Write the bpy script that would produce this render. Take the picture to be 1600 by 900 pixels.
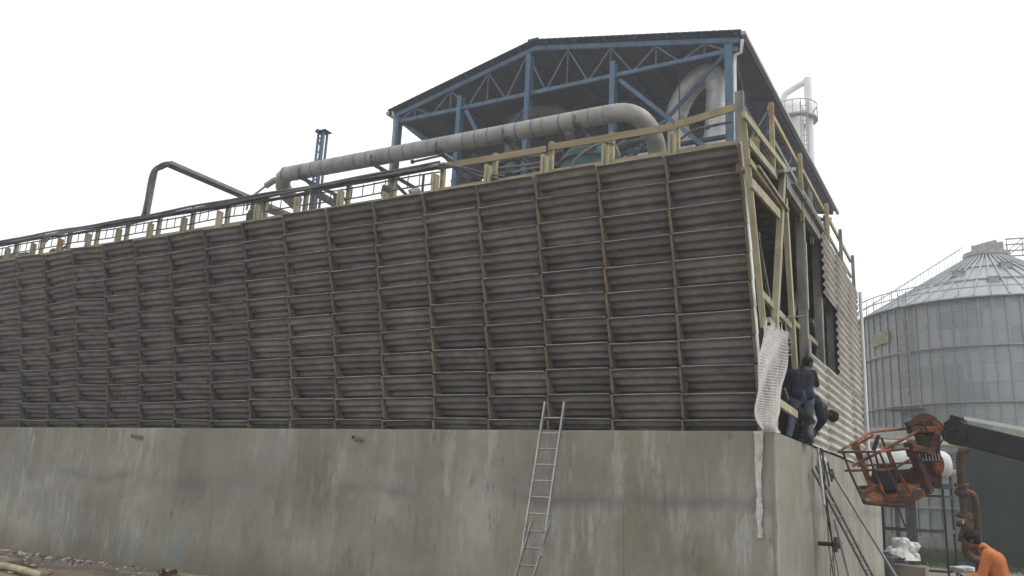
import bpy, math, random
from mathutils import Vector, Matrix
random.seed(7)
for o in list(bpy.data.objects): bpy.data.objects.remove(o)
SC = bpy.context.scene
COL = SC.collection
V = Vector
# ------------------------------------------------------------------ camera
FPX = 1313.4
CAM = V((2.959, -13.562, 2.0)); YAW, PIT, ROL = -0.522353, 0.2440723, 0.0500133
fwd = V((math.sin(YAW)*math.cos(PIT), math.cos(YAW)*math.cos(PIT), math.sin(PIT)))
r0 = V((math.cos(YAW), -math.sin(YAW), 0)); u0 = r0.cross(fwd)
rgt = math.cos(ROL)*r0 + math.sin(ROL)*u0
upv = -math.sin(ROL)*r0 + math.cos(ROL)*u0
cd = bpy.data.cameras.new('camera'); cam = bpy.data.objects.new('camera', cd); COL.objects.link(cam)
M = Matrix((rgt, upv, -fwd)).transposed().to_4x4(); M.translation = CAM; cam.matrix_world = M
cd.sensor_width = 36; cd.lens = 36*FPX/1600; cd.clip_start = .1; cd.clip_end = 2000
SC.camera = cam
def at(px, py, ax, val):            # surveyed point: where the sight line through a pixel meets a real plane
    d = fwd + rgt*((px-800)/FPX) - upv*((py-450)/FPX)
    return CAM + d*((val-CAM[ax])/d[ax])
def deep(px, py, t):
    return CAM + (fwd + rgt*((px-800)/FPX) - upv*((py-450)/FPX))*t
# ------------------------------------------------------------------ sky, sun, exposure
SUN_EL, SUN_AZ = 52, 68             # azimuth clockwise from +Y
w = bpy.data.worlds.new('World'); SC.world = w; w.use_nodes = True
nt = w.node_tree; nt.nodes.clear()
sky = nt.nodes.new('ShaderNodeTexSky'); sky.sky_type = 'NISHITA'; sky.sun_disc = False
sky.sun_elevation = math.radians(SUN_EL); sky.sun_rotation = math.radians(SUN_AZ)
sky.air_density = 1; sky.dust_density = 6; sky.ozone_density = 1
hs = nt.nodes.new('ShaderNodeHueSaturation'); hs.inputs['Saturation'].default_value = .15
b1 = nt.nodes.new('ShaderNodeBackground'); b1.inputs[1].default_value = .06
b2 = nt.nodes.new('ShaderNodeBackground'); b2.inputs[0].default_value = (.95, .98, 1, 1); b2.inputs[1].default_value = 1.06
ad = nt.nodes.new('ShaderNodeAddShader'); ow = nt.nodes.new('ShaderNodeOutputWorld')
nt.links.new(sky.outputs[0], hs.inputs['Color']); nt.links.new(hs.outputs[0], b1.inputs[0])
nt.links.new(b1.outputs[0], ad.inputs[0]); nt.links.new(b2.outputs[0], ad.inputs[1]); nt.links.new(ad.outputs[0], ow.inputs[0])
sl = bpy.data.lights.new('sun', 'SUN'); sl.energy = 1.0; sl.angle = math.radians(25); sl.color = (1, .96, .9)
so = bpy.data.objects.new('sun', sl); COL.objects.link(so)
a, e = math.radians(SUN_AZ), math.radians(SUN_EL)
so.rotation_euler = (V((math.sin(a)*math.cos(e), math.cos(a)*math.cos(e), math.sin(e)))).to_track_quat('Z', 'Y').to_euler()
so.location = (20, 0, 40)
SC.view_settings.view_transform = 'Standard'; SC.view_settings.look = 'None'
SC.view_settings.exposure = 0.0; SC.view_settings.gamma = 1
SC.render.engine = 'CYCLES'
try:
    SC.cycles.volume_bounces = 1; SC.cycles.max_bounces = 8
except Exception: pass

# ------------------------------------------------------------------ materials
def ramp(nt, fac, stops):
    r = nt.nodes.new('ShaderNodeValToRGB'); el = r.color_ramp.elements
    while len(el) < len(stops): el.new(.5)
    for q, (p, c) in zip(el, stops):
        q.position = p; q.color = (c[0], c[1], c[2], 1) if hasattr(c, '__len__') else (c, c, c, 1)
    nt.links.new(fac, r.inputs[0]); return r.outputs[0]
def noise(nt, vec, scale, stretch=(1, 1, 1), detail=5, rough=.6, loc=(0, 0, 0)):
    m = nt.nodes.new('ShaderNodeMapping'); m.inputs['Scale'].default_value = stretch; m.inputs['Location'].default_value = loc
    n = nt.nodes.new('ShaderNodeTexNoise'); n.inputs['Scale'].default_value = scale
    n.inputs['Detail'].default_value = detail; n.inputs['Roughness'].default_value = rough
    nt.links.new(vec, m.inputs[0]); nt.links.new(m.outputs[0], n.inputs[0]); return n.outputs[0]
def mix(nt, f, a_, b_, mode='MIX'):
    m = nt.nodes.new('ShaderNodeMix'); m.data_type = 'RGBA'; m.blend_type = mode
    if isinstance(f, (int, float)): m.inputs[0].default_value = f
    else: nt.links.new(f, m.inputs[0])
    for i, c in ((6, a_), (7, b_)):
        if hasattr(c, 'is_linked'): nt.links.new(c, m.inputs[i])
        else: m.inputs[i].default_value = (c[0], c[1], c[2], 1)
    return m.outputs[2]
def base(name, rough=.7, metal=0, spec=.3):
    m = bpy.data.materials.new(name); m.use_nodes = True; nt = m.node_tree
    b = nt.nodes['Principled BSDF']; b.inputs['Roughness'].default_value = rough; b.inputs['Metallic'].default_value = metal
    b.inputs['Specular IOR Level'].default_value = spec
    g = nt.nodes.new('ShaderNodeNewGeometry')
    return m, nt, b, g.outputs['Position']
def bump(nt, b, h, s=.3, d=.02):
    n = nt.nodes.new('ShaderNodeBump'); n.inputs['Strength'].default_value = s; n.inputs['Distance'].default_value = d
    nt.links.new(h, n.inputs['Height']); nt.links.new(n.outputs[0], b.inputs['Normal'])
def mat(name, c1, c2=None, scale=3, stretch=(1, 1, 1), rough=.7, metal=0, lo=.35, hi=.65, bs=.15, c3=None, s3=1.2, lo3=.55, hi3=.68, spec=.3, alpha=None, perobj=0):
    m, nt, b, P = base(name, rough, metal, spec)
    if c2 is None: c2 = tuple(x*.75 for x in c1)
    n = noise(nt, P, scale, stretch); c = ramp(nt, n, [(lo, c2), (hi, c1)])
    if c3: c = mix(nt, ramp(nt, noise(nt, P, s3, (1, 1, 1), 6, .65, (5, 9, 3)), [(lo3, 0), (hi3, 1)]), c, c3)
    if perobj:
        oi = nt.nodes.new('ShaderNodeObjectInfo'); k = ramp(nt, oi.outputs['Random'], [(0, 1-perobj), (1, 1+perobj*.6)])
        c = mix(nt, 1.0, c, k, 'MULTIPLY')
    nt.links.new(c, b.inputs['Base Color'])
    if bs: bump(nt, b, noise(nt, P, scale*6, stretch, 6, .7), bs, .01)
    return m
def sepxyz(nt, v):
    s = nt.nodes.new('ShaderNodeSeparateXYZ'); nt.links.new(v, s.inputs[0]); return s.outputs
def mth(nt, op, a_, b_=None, clamp=False):
    m = nt.nodes.new('ShaderNodeMath'); m.operation = op; m.use_clamp = clamp
    for i, x in enumerate((a_, b_)):
        if x is None: continue
        if isinstance(x, (int, float)): m.inputs[i].default_value = x
        else: nt.links.new(x, m.inputs[i])
    return m.outputs[0]
def concrete_mat():
    m, nt, b, P = base('concrete', .85, 0, .25)
    s = sepxyz(nt, P)
    c = ramp(nt, noise(nt, P, .5, (1, 1, .7), 7, .62), [(.34, (.18, .17, .135)), (.46, (.25, .24, .195)), (.55, (.28, .27, .225)), (.66, (.355, .345, .305))])
    c = mix(nt, ramp(nt, noise(nt, P, .33, (1, 1, 1.4), 6, .6, (31, 2, 5)), [(.48, 0), (.62, .5)]), c, (.205, .198, .18))      # greyer damp patches
    c = mix(nt, ramp(nt, noise(nt, P, .55, (1, 1, .9), 6, .65, (3, 12, 9)), [(.54, 0), (.68, .4)]), c, (.25, .205, .145))        # ochre patches
    fine = noise(nt, P, 8, (1, 1, .22), 6, .7)                                                                             # fine brushed runs, low contrast
    c = mix(nt, 1.0, c, ramp(nt, fine, [(.3, .90), (.7, 1.09)]), 'MULTIPLY')
    where = ramp(nt, noise(nt, P, .45, (1, 1, .55), 5, .6, (17, 3, 2)), [(.44, 0), (.56, 1)])                             # only some bays carry lime runs
    lime = ramp(nt, noise(nt, P, 3.6, (1, 1, .16), 8, .78, (1, 4, 2)), [(.5, 0), (.64, .9)])
    c = mix(nt, mth(nt, 'MULTIPLY', lime, where), c, (.40, .395, .375))
    wh2 = ramp(nt, noise(nt, P, .6, (1, 1, .8), 5, .6, (7, 8, 2)), [(.45, 0), (.56, 1)])
    drk = ramp(nt, noise(nt, P, 5.5, (1, 1, .2), 8, .8, (5, 4, 2)), [(.55, 0), (.64, .75)])
    c = mix(nt, mth(nt, 'MULTIPLY', drk, wh2), c, (.085, .075, .062))
    c = mix(nt, ramp(nt, noise(nt, P, 1.1, (1, 1, .55), 7, .72, (1, 17, 4)), [(.56, 0), (.70, .4)]), c, (.26, .17, .125))
    # pour joint: broken, greyer just under it
    z = mth(nt, 'ADD', s[2], mth(nt, 'MULTIPLY', noise(nt, P, .7, (1, 1, .2), 7, .65), .7))
    ab = mth(nt, 'ABSOLUTE', mth(nt, 'SUBTRACT', z, 2.38)); band = mth(nt, 'SUBTRACT', 1, mth(nt, 'MULTIPLY', ab, 5.5), True)
    c = mix(nt, mth(nt, 'MULTIPLY', band, ramp(nt, noise(nt, P, .5, (1, 1, .3), 6, .6, (8, 1, 1)), [(.42, 0), (.62, .6)])), c, (.14, .135, .14))
    line = mth(nt, 'LESS_THAN', mth(nt, 'ABSOLUTE', mth(nt, 'SUBTRACT', z, 2.52)), .010)
    if 0: c = mix(nt, mth(nt, 'MULTIPLY', line, ramp(nt, noise(nt, P, .9, (1, 1, .3), 6, .6, (2, 7, 1)), [(.45, 0), (.55, .5)])), c, (.36, .35, .31))
    # vertical formwork joints every few metres
    fx = mth(nt, 'ABSOLUTE', mth(nt, 'SUBTRACT', mth(nt, 'FRACT', mth(nt, 'MULTIPLY', mth(nt, 'ADD', s[0], mth(nt, 'MULTIPLY', s[2], .03)), .41)), .5))
    fj = mth(nt, 'GREATER_THAN', fx, .4965)
    c = mix(nt, mth(nt, 'MULTIPLY', fj, ramp(nt, noise(nt, P, .8, (1, 1, .6), 5, .6, (6, 6, 6)), [(.45, 0), (.6, .55)])), c, (.11, .10, .085))
    mud = mth(nt, 'SUBTRACT', 1.2, mth(nt, 'ADD', s[2], mth(nt, 'MULTIPLY', noise(nt, P, 1.3, (1, 1, .6), 8, .72), 1.0)), True)
    c = mix(nt, mth(nt, 'MULTIPLY', mud, 1.0, True), c, (.175, .135, .095))
    yy = mth(nt, 'ABSOLUTE', mth(nt, 'SUBTRACT', s[1], 3.05)); rr = mth(nt, 'SUBTRACT', 1, mth(nt, 'MULTIPLY', yy, 5.0), True)
    c = mix(nt, mth(nt, 'MULTIPLY', rr, .55), c, (.24, .15, .09))
    for x0, kx in ((-13.2, 2.4), (-14.9, 1.5)):
        dx = mth(nt, 'ABSOLUTE', mth(nt, 'SUBTRACT', s[0], x0)); dz = mth(nt, 'ABSOLUTE', mth(nt, 'SUBTRACT', s[2], .5))
        q = mth(nt, 'SUBTRACT', 1.15, mth(nt, 'MAXIMUM', mth(nt, 'MULTIPLY', dx, kx), mth(nt, 'MULTIPLY', dz, 2.2)), True)
        q = mth(nt, 'MULTIPLY', q, ramp(nt, noise(nt, P, 4, (1, 1, .35), 6, .75), [(.42, 0), (.62, .75 if kx > 2 else .35)]), True)
        c = mix(nt, q, c, (.13, .24, .27))
    sp = noise(nt, P, 11, (1, 1, .8), 7, .75); c = mix(nt, ramp(nt, sp, [(.66, 0), (.73, .6)]), c, (.09, .075, .06))
    sp = noise(nt, P, 6, (1, 1, .5), 7, .75, (9, 9, 9)); c = mix(nt, ramp(nt, sp, [(.70, 0), (.75, .6)]), c, (.42, .41, .38))
    nt.links.new(c, b.inputs['Base Color'])
    bump(nt, b, noise(nt, P, 9, (1, 1, .5), 9, .75), .45, .02)
    return m
def sheet_mat(name, c1, c2, dirt, rough=.75, rnd=.18):
    # fibre-cement sheet: fine mottling, algae and dust in runs, a chalky upper margin of its own
    m, nt, b, P = base(name, rough, 0, .3)
    c = ramp(nt, noise(nt, P, 2.3, (1, 1, 1), 6, .65), [(.32, c2), (.68, c1)])
    c = mix(nt, ramp(nt, noise(nt, P, 9, (.25, 1, 1), 6, .7, (4, 4, 4)), [(.52, 0), (.72, .5)]), c, dirt)
    c = mix(nt, ramp(nt, noise(nt, P, 5, (1, 1, .35), 6, .7, (9, 4, 1)), [(.6, 0), (.75, .45)]), c, tuple(min(1, x*1.7) for x in c1))
    oi = nt.nodes.new('ShaderNodeObjectInfo'); k = ramp(nt, oi.outputs['Random'], [(0, 1-rnd), (1, 1+rnd)])
    c = mix(nt, 1.0, c, k, 'MULTIPLY')
    nt.links.new(c, b.inputs['Base Color']); bump(nt, b, noise(nt, P, 40, (1, 1, 1), 6, .7), .25, .006)
    return m
def insul_mat():
    m, nt, b, P = base('pipe_cladding', .6, .15, .4)
    c = ramp(nt, noise(nt, P, 1.6, (1, 1, 1), 5, .6), [(.35, (.22, .22, .205)), (.65, (.33, .325, .305))])
    s = sepxyz(nt, P)
    c = mix(nt, ramp(nt, noise(nt, P, 4, (1, 1, 1), 6, .7, (2, 2, 2)), [(.58, 0), (.75, .5)]), c, (.22, .20, .17))
    nt.links.new(c, b.inputs['Base Color']); bump(nt, b, noise(nt, P, 6, (1, 1, 1), 5, .6), .3, .03)
    return m
def ground_mat():
    m, nt, b, P = base('earth', .95, 0, .2)
    c = ramp(nt, noise(nt, P, 1.1, (1, 1, 1), 8, .7), [(.3, (.10, .075, .055)), (.5, (.20, .155, .115)), (.7, (.30, .25, .19))])
    c = mix(nt, ramp(nt, noise(nt, P, .12, (1, 1, 1), 5, .6), [(.5, 0), (.65, .6)]), c, (.17, .16, .14))
    nt.links.new(c, b.inputs['Base Color']); bump(nt, b, noise(nt, P, 5, (1, 1, 1), 8, .75), .8, .06)
    return m
def silo_mat():
    # galvanised curved sheets: each sheet its own tone
    m, nt, b, P = base('galvanised_sheet', .55, .35, .4)
    tc = nt.nodes.new('ShaderNodeUVMap')
    br = nt.nodes.new('ShaderNodeTexBrick'); br.offset = .5; br.inputs['Scale'].default_value = 1
    br.inputs['Color1'].default_value = (.27, .30, .31, 1); br.inputs['Color2'].default_value = (.40, .43, .44, 1)
    br.inputs['Mortar'].default_value = (.2, .225, .24, 1); br.inputs['Mortar Size'].default_value = .012
    br.inputs['Brick Width'].default_value = 2.6; br.inputs['Row Height'].default_value = 1.12; br.inputs['Bias'].default_value = -.1
    nt.links.new(tc.outputs[0], br.inputs[0])
    c = mix(nt, ramp(nt, noise(nt, P, 1.5, (1, 1, .2), 6, .7), [(.4, 0), (.75, .4)]), br.outputs[0], (.24, .25, .24))
    nt.links.new(c, b.inputs['Base Color'])
    wv = nt.nodes.new('ShaderNodeTexWave'); wv.bands_direction = 'Z'; wv.inputs['Scale'].default_value = 3.0
    nt.links.new(P, wv.inputs[0]); bump(nt, b, wv.outputs[1], .35, .03)
    return m
MT = {}
MT['concrete'] = concrete_mat()
MT['louvre'] = sheet_mat('louvre_sheet', (.235, .222, .205), (.135, .128, .12), (.07, .062, .054))
MT['lit_cut_edge'] = mat('lit_cut_edge', (.46, .45, .43), (.16, .155, .15), 1.6, (1, 1, 1), .7, bs=0)  # paler than the sheet: sky light on each lip painted as colour
MT['siding'] = sheet_mat('siding_sheet', (.50, .475, .425), (.36, .34, .30), (.20, .18, .15), .7, .12)
MT['timber'] = mat('treated_timber', (.34, .29, .17), (.20, .175, .11), 4, (1, 1, .25), c3=(.30, .17, .09), s3=1.6, lo3=.56, hi3=.66, perobj=.12)
MT['timber_fresh'] = mat('fresh_timber', (.42, .385, .255), (.27, .245, .155), 5, (1, 1, .2), c3=(.30, .22, .12), s3=2, perobj=.15)
MT['timber_board'] = mat('sawn_board', (.40, .33, .20), (.26, .215, .13), 5, (.2, .3, 1), c3=(.26, .18, .11), s3=1.4, perobj=.15)
MT['rib'] = mat('weathered_rib', (.22, .185, .125), (.12, .105, .08), 2.5, (1, 1, .5), c3=(.22, .145, .09), s3=1.0, lo3=.57, hi3=.65)
MT['rib_shaded'] = mat('shaded_rib', (.135, .125, .10), (.08, .074, .06), 2.5, (1, 1, .5), c3=(.20, .15, .09), s3=1.0, lo3=.57, hi3=.66)  # darker copy of the rib timber, painting shade onto the far ribs
MT['seam'] = mat('seam_metal', (.17, .165, .15), (.11, .105, .10), 3, (1, 1, 1), .6)
MT['web'] = mat('web_paint', (.11, .135, .165), (.07, .085, .11), 3)
MT['timber_grey'] = mat('grey_timber', (.26, .255, .23), (.13, .13, .12), 5, (1, 1, .25))
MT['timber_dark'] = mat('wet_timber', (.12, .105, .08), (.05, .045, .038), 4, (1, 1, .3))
MT['fill'] = mat('fill_pack', (.035, .034, .036), (.015, .015, .017), 6, (1, 1, .3))
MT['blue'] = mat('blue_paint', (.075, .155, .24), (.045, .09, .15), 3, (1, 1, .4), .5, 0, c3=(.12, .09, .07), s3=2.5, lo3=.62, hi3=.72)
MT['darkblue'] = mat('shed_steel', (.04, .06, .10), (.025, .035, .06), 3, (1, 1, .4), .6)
MT['roofsheet'] = mat('roof_sheeting', (.055, .065, .085), (.035, .042, .055), .6, (1, .2, 1), .7, 0)
MT['steel'] = mat('dark_steel', (.10, .10, .10), (.05, .05, .052), 5, (1, 1, 1), .55, .3, c3=(.12, .07, .04), s3=3)
MT['galv'] = mat('galvanised_steel', (.36, .36, .35), (.24, .24, .235), 5, (1, 1, 1), .5, .4)
MT['alu'] = mat('aluminium', (.46, .46, .45), (.32, .32, .31), 8, (1, 1, .3), .45, .5)
MT['white'] = mat('white_paint', (.74, .74, .72), (.60, .60, .58), 5, (1, 1, .3), .55)
MT['clad'] = insul_mat()
MT['silver'] = mat('silver_cladding', (.54, .54, .53), (.36, .37, .38), 2.5, (1, 1, 1), .42, .35, c3=(.30, .30, .31), s3=1.6, bs=.5)
MT['cable'] = mat('cable_sheath', (.15, .145, .15), (.055, .055, .06), 9, (.2, 1, 1), .6)
MT['greycable'] = mat('grey_conduit', (.22, .22, .22), (.14, .14, .14), 9, (1, 1, 1), .6)
MT['orange'] = mat('orange_paint', (.42, .12, .035), (.20, .065, .028), 6, (1, 1, 1), .75, 0, c3=(.06, .036, .026), s3=3.4, lo3=.44, hi3=.55, bs=.4)
MT['rust'] = mat('rust', (.10, .05, .032), (.045, .027, .021), 6, (1, 1, 1), .85, 0, c3=(.18, .07, .035), s3=3.5, bs=.5)
MT['black'] = mat('black_paint', (.026, .027, .03), (.015, .015, .018), 4, (1, 1, 1), .6, spec=.3)
MT['mesh'] = mat('mesh_strand', (.66, .65, .62), (.50, .49, .47), 8, (1, 1, 1), .6)
MT['plastic'] = mat('white_plastic', (.68, .67, .64), (.42, .41, .38), 9, (1, 1, .5), .45)
MT['navy'] = mat('navy_cloth', (.018, .023, .042), (.009, .012, .024), 5, (1, 1, 1), .9, bs=1)
MT['denim'] = mat('denim_cloth', (.12, .15, .20), (.05, .065, .095), 5, (1, 1, 1), .9, bs=1)
MT['darkcloth'] = mat('dark_cloth', (.03, .03, .035), (.017, .017, .02), 9, (1, 1, 1), .9, bs=.5)
MT['hivis'] = mat('orange_cloth', (.55, .20, .06), (.30, .065, .025), 2.6, (1, 1, 1), .85, bs=.5)
MT['skin'] = mat('skin', (.12, .062, .04), (.09, .045, .03), 12, (1, 1, 1), .55)
MT['hair'] = mat('hair', (.012, .011, .012), (.008, .007, .008), 40, (1, 1, 1), .9)
MT['shoe'] = mat('boot_leather', (.03, .026, .022), (.018, .016, .014), 12)
MT['silo'] = silo_mat()
MT['siloroof'] = mat('silo_roof_metal', (.38, .40, .40), (.29, .315, .32), .8, (1, 1, 1), .5, .3)
MT['darkgreen'] = mat('dark_green_paint', (.012, .026, .022), (.006, .014, .013), 1.2, (1, 1, .5), .75, 0, c3=(.05, .07, .06), s3=1.3, lo3=.6, hi3=.75)
MT['farpale'] = mat('haze_pale', (.80, .80, .80), (.68, .69, .70), 1)  # lightened so the far column and stack fade out; haze painted as colour
MT['tankwhite'] = mat('tank_paint', (.58, .60, .58), (.46, .48, .46), 2, (1, 1, 1), .5)
MT['beige'] = mat('beige_paint', (.46, .41, .27), (.34, .30, .20), 4, (1, 1, 1), .6)
MT['teal'] = mat('teal_paint', (.035, .11, .11), (.02, .07, .07), 3, (1, 1, 1), .5)
MT['red'] = mat('red_paint', (.35, .03, .03), (.2, .02, .02), 6)
MT['earth'] = ground_mat()
MT['slab'] = mat('old_slab', (.24, .215, .18), (.16, .14, .115), 1.6, (1, 1, 1), .9, c3=(.12, .09, .065), s3=1.4, bs=.5)
MT['grass'] = mat('grass', (.075, .125, .035), (.04, .07, .02), 3, (1, 1, 1), .9)
MT['bluedrum'] = mat('blue_grey_drum', (.11, .14, .17), (.07, .09, .11), 5)
MT['yellow'] = mat('faded_yellow', (.33, .32, .16), (.20, .20, .14), 3, (1, 1, 1), .7, c3=(.2, .2, .16), s3=2)
MT['rope'] = mat('rope_fibre', (.05, .05, .05), (.03, .03, .03), 20)
MT['litter'] = mat('litter_mixed', (.55, .52, .47), (.12, .07, .05), 5, (1, 1, 1), .8, lo=.45, hi=.55)

# ------------------------------------------------------------------ geometry helpers
class MB:
    def __init__(s): s.v = []; s.f = []; s.uv = None; s.sm = []
    def add(s, vs, fs, smooth=False):
        n = len(s.v); s.v += [V(p) for p in vs]; s.f += [tuple(i+n for i in f) for f in fs]; s.sm += [smooth]*len(fs); return s
    def box(s, a_, b_):
        x0, y0, z0 = a_; x1, y1, z1 = b_
        return s.add([(x0, y0, z0), (x1, y0, z0), (x1, y1, z0), (x0, y1, z0), (x0, y0, z1), (x1, y0, z1), (x1, y1, z1), (x0, y1, z1)],
                     [(0, 3, 2, 1), (4, 5, 6, 7), (0, 1, 5, 4), (1, 2, 6, 5), (2, 3, 7, 6), (3, 0, 4, 7)])
    def beam(s, p, q, w_, h, up=(0, 0, 1)):
        p, q = V(p), V(q); d = (q-p).normalized(); up = V(up)
        if abs(d.dot(up)) > .98: up = V((0, 1, 0))
        a_ = d.cross(up).normalized()*(w_/2); b_ = a_.cross(d).normalized()*(h/2)
        vs = [p-a_-b_, p+a_-b_, p+a_+b_, p-a_+b_, q-a_-b_, q+a_-b_, q+a_+b_, q-a_+b_]
        return s.add(vs, [(0, 3, 2, 1), (4, 5, 6, 7), (0, 1, 5, 4), (1, 2, 6, 5), (2, 3, 7, 6), (3, 0, 4, 7)])
    def tube(s, pts, r, n=12, cap=True, radii=None):
        pts = [V(p) for p in pts]; rings = []; ref = None
        for i, p in enumerate(pts):
            d = (pts[min(i+1, len(pts)-1)]-pts[max(i-1, 0)]).normalized()
            if ref is None:
                ref = d.orthogonal().normalized()
            ref = (ref - d*ref.dot(d)).normalized(); b_ = d.cross(ref)
            rr = radii[i] if radii else r
            rings.append([p+ref*(rr*math.cos(2*math.pi*k/n))+b_*(rr*math.sin(2*math.pi*k/n)) for k in range(n)])
        vs = [x for g in rings for x in g]; fs = []
        for i in range(len(pts)-1):
            for k in range(n): fs.append((i*n+k, i*n+(k+1) % n, (i+1)*n+(k+1) % n, (i+1)*n+k))
        s.add(vs, fs, True)
        if cap:
            s.add(rings[0], [tuple(reversed(range(n)))]); s.add(rings[-1], [tuple(range(n))])
        return s
    def prism(s, poly, off):
        n = len(poly); off = V(off); a_ = [V(p) for p in poly]
        return s.add(a_+[p+off for p in a_], [tuple(reversed(range(n))), tuple(range(n, 2*n))]+[(i, (i+1) % n, (i+1) % n+n, i+n) for i in range(n)])
    def ball(s, c, r, n=12, sc=(1, 1, 1), R=None):
        c = V(c); vs = []; m = n//2
        for i in range(m+1):
            t = math.pi*i/m
            for k in range(n):
                p = V((math.sin(t)*math.cos(2*math.pi*k/n)*sc[0], math.sin(t)*math.sin(2*math.pi*k/n)*sc[1], math.cos(t)*sc[2]))*r
                if R: p = R @ p
                vs.append(c+p)
        return s.add(vs, [(i*n+k, (i+1)*n+k, (i+1)*n+(k+1) % n, i*n+(k+1) % n) for i in range(m) for k in range(n)], True)
    def lathe(s, c, prof, n=48, smooth=True):
        c = V(c); vs = [c+V((r*math.cos(2*math.pi*k/n), r*math.sin(2*math.pi*k/n), z)) for r, z in prof for k in range(n)]
        return s.add(vs, [(i*n+k, i*n+(k+1) % n, (i+1)*n+(k+1) % n, (i+1)*n+k) for i in range(len(prof)-1) for k in range(n)], smooth)
    def mesh(s, name, org=V((0, 0, 0))):
        me = bpy.data.meshes.new(name); me.from_pydata([tuple(p-org) for p in s.v], [], s.f)
        for p, k in zip(me.polygons, s.sm): p.use_smooth = k
        me.update(); return me
    def build(s, name, m, parent=None, org=None, bevel=0):
        o_ = V((0, 0, 0))
        if parent is not None: o_ = V(parent['_org'])
        elif org is not None: o_ = V(org)
        me = s.mesh(name, o_); me.materials.append(MT[m] if isinstance(m, str) else m)
        o = bpy.data.objects.new(name, me); COL.objects.link(o); o['_org'] = tuple(o_)
        if parent is not None: o.parent = parent
        else: o.location = o_
        if bevel:
            b = o.modifiers.new('b', 'BEVEL'); b.width = bevel; b.segments = 1; b.limit_method = 'ANGLE'
        return o
def tag(o, label=None, cat=None, group=None, kind=None):
    if label: o['label'] = label
    if cat: o['category'] = cat
    if group: o['group'] = group
    if kind: o['kind'] = kind
    return o
def thing(name, loc, label, cat, group=None):
    o = bpy.data.objects.new(name, None); COL.objects.link(o); o.location = loc; o['_org'] = tuple(V(loc)); o.empty_display_size = .2
    return tag(o, label, cat, group)
def lerp(a_, b_, t): return a_+(b_-a_)*t
def curve(pts, n=6):                # Catmull-Rom through points
    pts = [V(p) for p in pts]; out = []
    for i in range(len(pts)-1):
        p0 = pts[max(i-1, 0)]; p1 = pts[i]; p2 = pts[i+1]; p3 = pts[min(i+2, len(pts)-1)]
        for k in range(n):
            t = k/n
            out.append(.5*((2*p1)+(p2-p0)*t+(2*p0-5*p1+4*p2-p3)*t*t+(3*p1-p0-3*p2+p3)*t**3))
    out.append(pts[-1]); return out

# ------------------------------------------------------------------ ground
H = 3.207
g = MB(); N = 60; vs = []; fs = []
def gz(x, y):
    near = max(0, 1-((x+17)**2/60+(y+2.2)**2/3.5))
    return .02*math.sin(x*1.3+y)*math.sin(y*1.7)*(1 if y < -.6 else 0)+.16*near*(.6+.4*math.sin(x*2.1))
xs = [-900, -300, -90]+[-40+i*.6 for i in range(92)]+[40, 120, 400, 900]
ys = [-500, -120, -40]+[-16+i*.6 for i in range(62)]+[30, 45, 90, 300, 900]
for y in ys:
    for x in xs: vs.append((x, y, gz(x, y) if -39 < x < 14 and -15 < y < -.4 else 0))
for j in range(len(ys)-1):
    for i in range(len(xs)-1): fs.append((j*len(xs)+i, j*len(xs)+i+1, (j+1)*len(xs)+i+1, (j+1)*len(xs)+i))
g.add(vs, fs, True); tag(g.build('ground', 'earth'), kind='structure')
s_ = MB(); s_.box((-30, -1.15, -.1), (-6.5, -.004, .05)); tag(s_.build('path', 'slab'), kind='structure')
s_ = MB(); s_.box((-8, 20, -.2), (14, 31.5, .012)); tag(s_.build('pavement', 'slab'), kind='structure')
# ------------------------------------------------------------------ concrete basin
t = thing('concrete_basin', (-13, 6.8, 0), 'long grey streaked concrete basin wall carrying the louvred cooling tower', 'basin')
b = MB(); b.box((-30, 0, -.3), (0, 13.6, H-.004)); b.build('basin_wall', 'concrete', t, bevel=.012)
for px, py in ((222, 684), (566, 687)):
    p = at(px, py, 1, 0); m = MB(); n = 16
    q = p+V((-.02, -.27, .02)); m.tube([p+V((0, .1, 0)), q], .055, n, False); m.tube([q, p+V((0, .1, 0))], .043, n, False)
    ring = []
    d = MB(); m.add([q+V((.055*math.cos(2*math.pi*k/n), 0, .055*math.sin(2*math.pi*k/n))) for k in range(n)]+[q+V((.043*math.cos(2*math.pi*k/n), 0, .043*math.sin(2*math.pi*k/n))) for k in range(n)],
          [(k, (k+1) % n, (k+1) % n+n, k+n) for k in range(n)])
    m.build('drain_pipe', 'galv', t)
p = at(1278, 849, 0, 0); m = MB(); m.tube([p+V((-.1, 0, 0)), p+V((.42, 0, 0))], .04, 12); m.tube([p+V((.34, 0, 0)), p+V((.42, 0, 0))], .07, 12); m.build('drain_pipe', 'rust', t)

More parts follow.
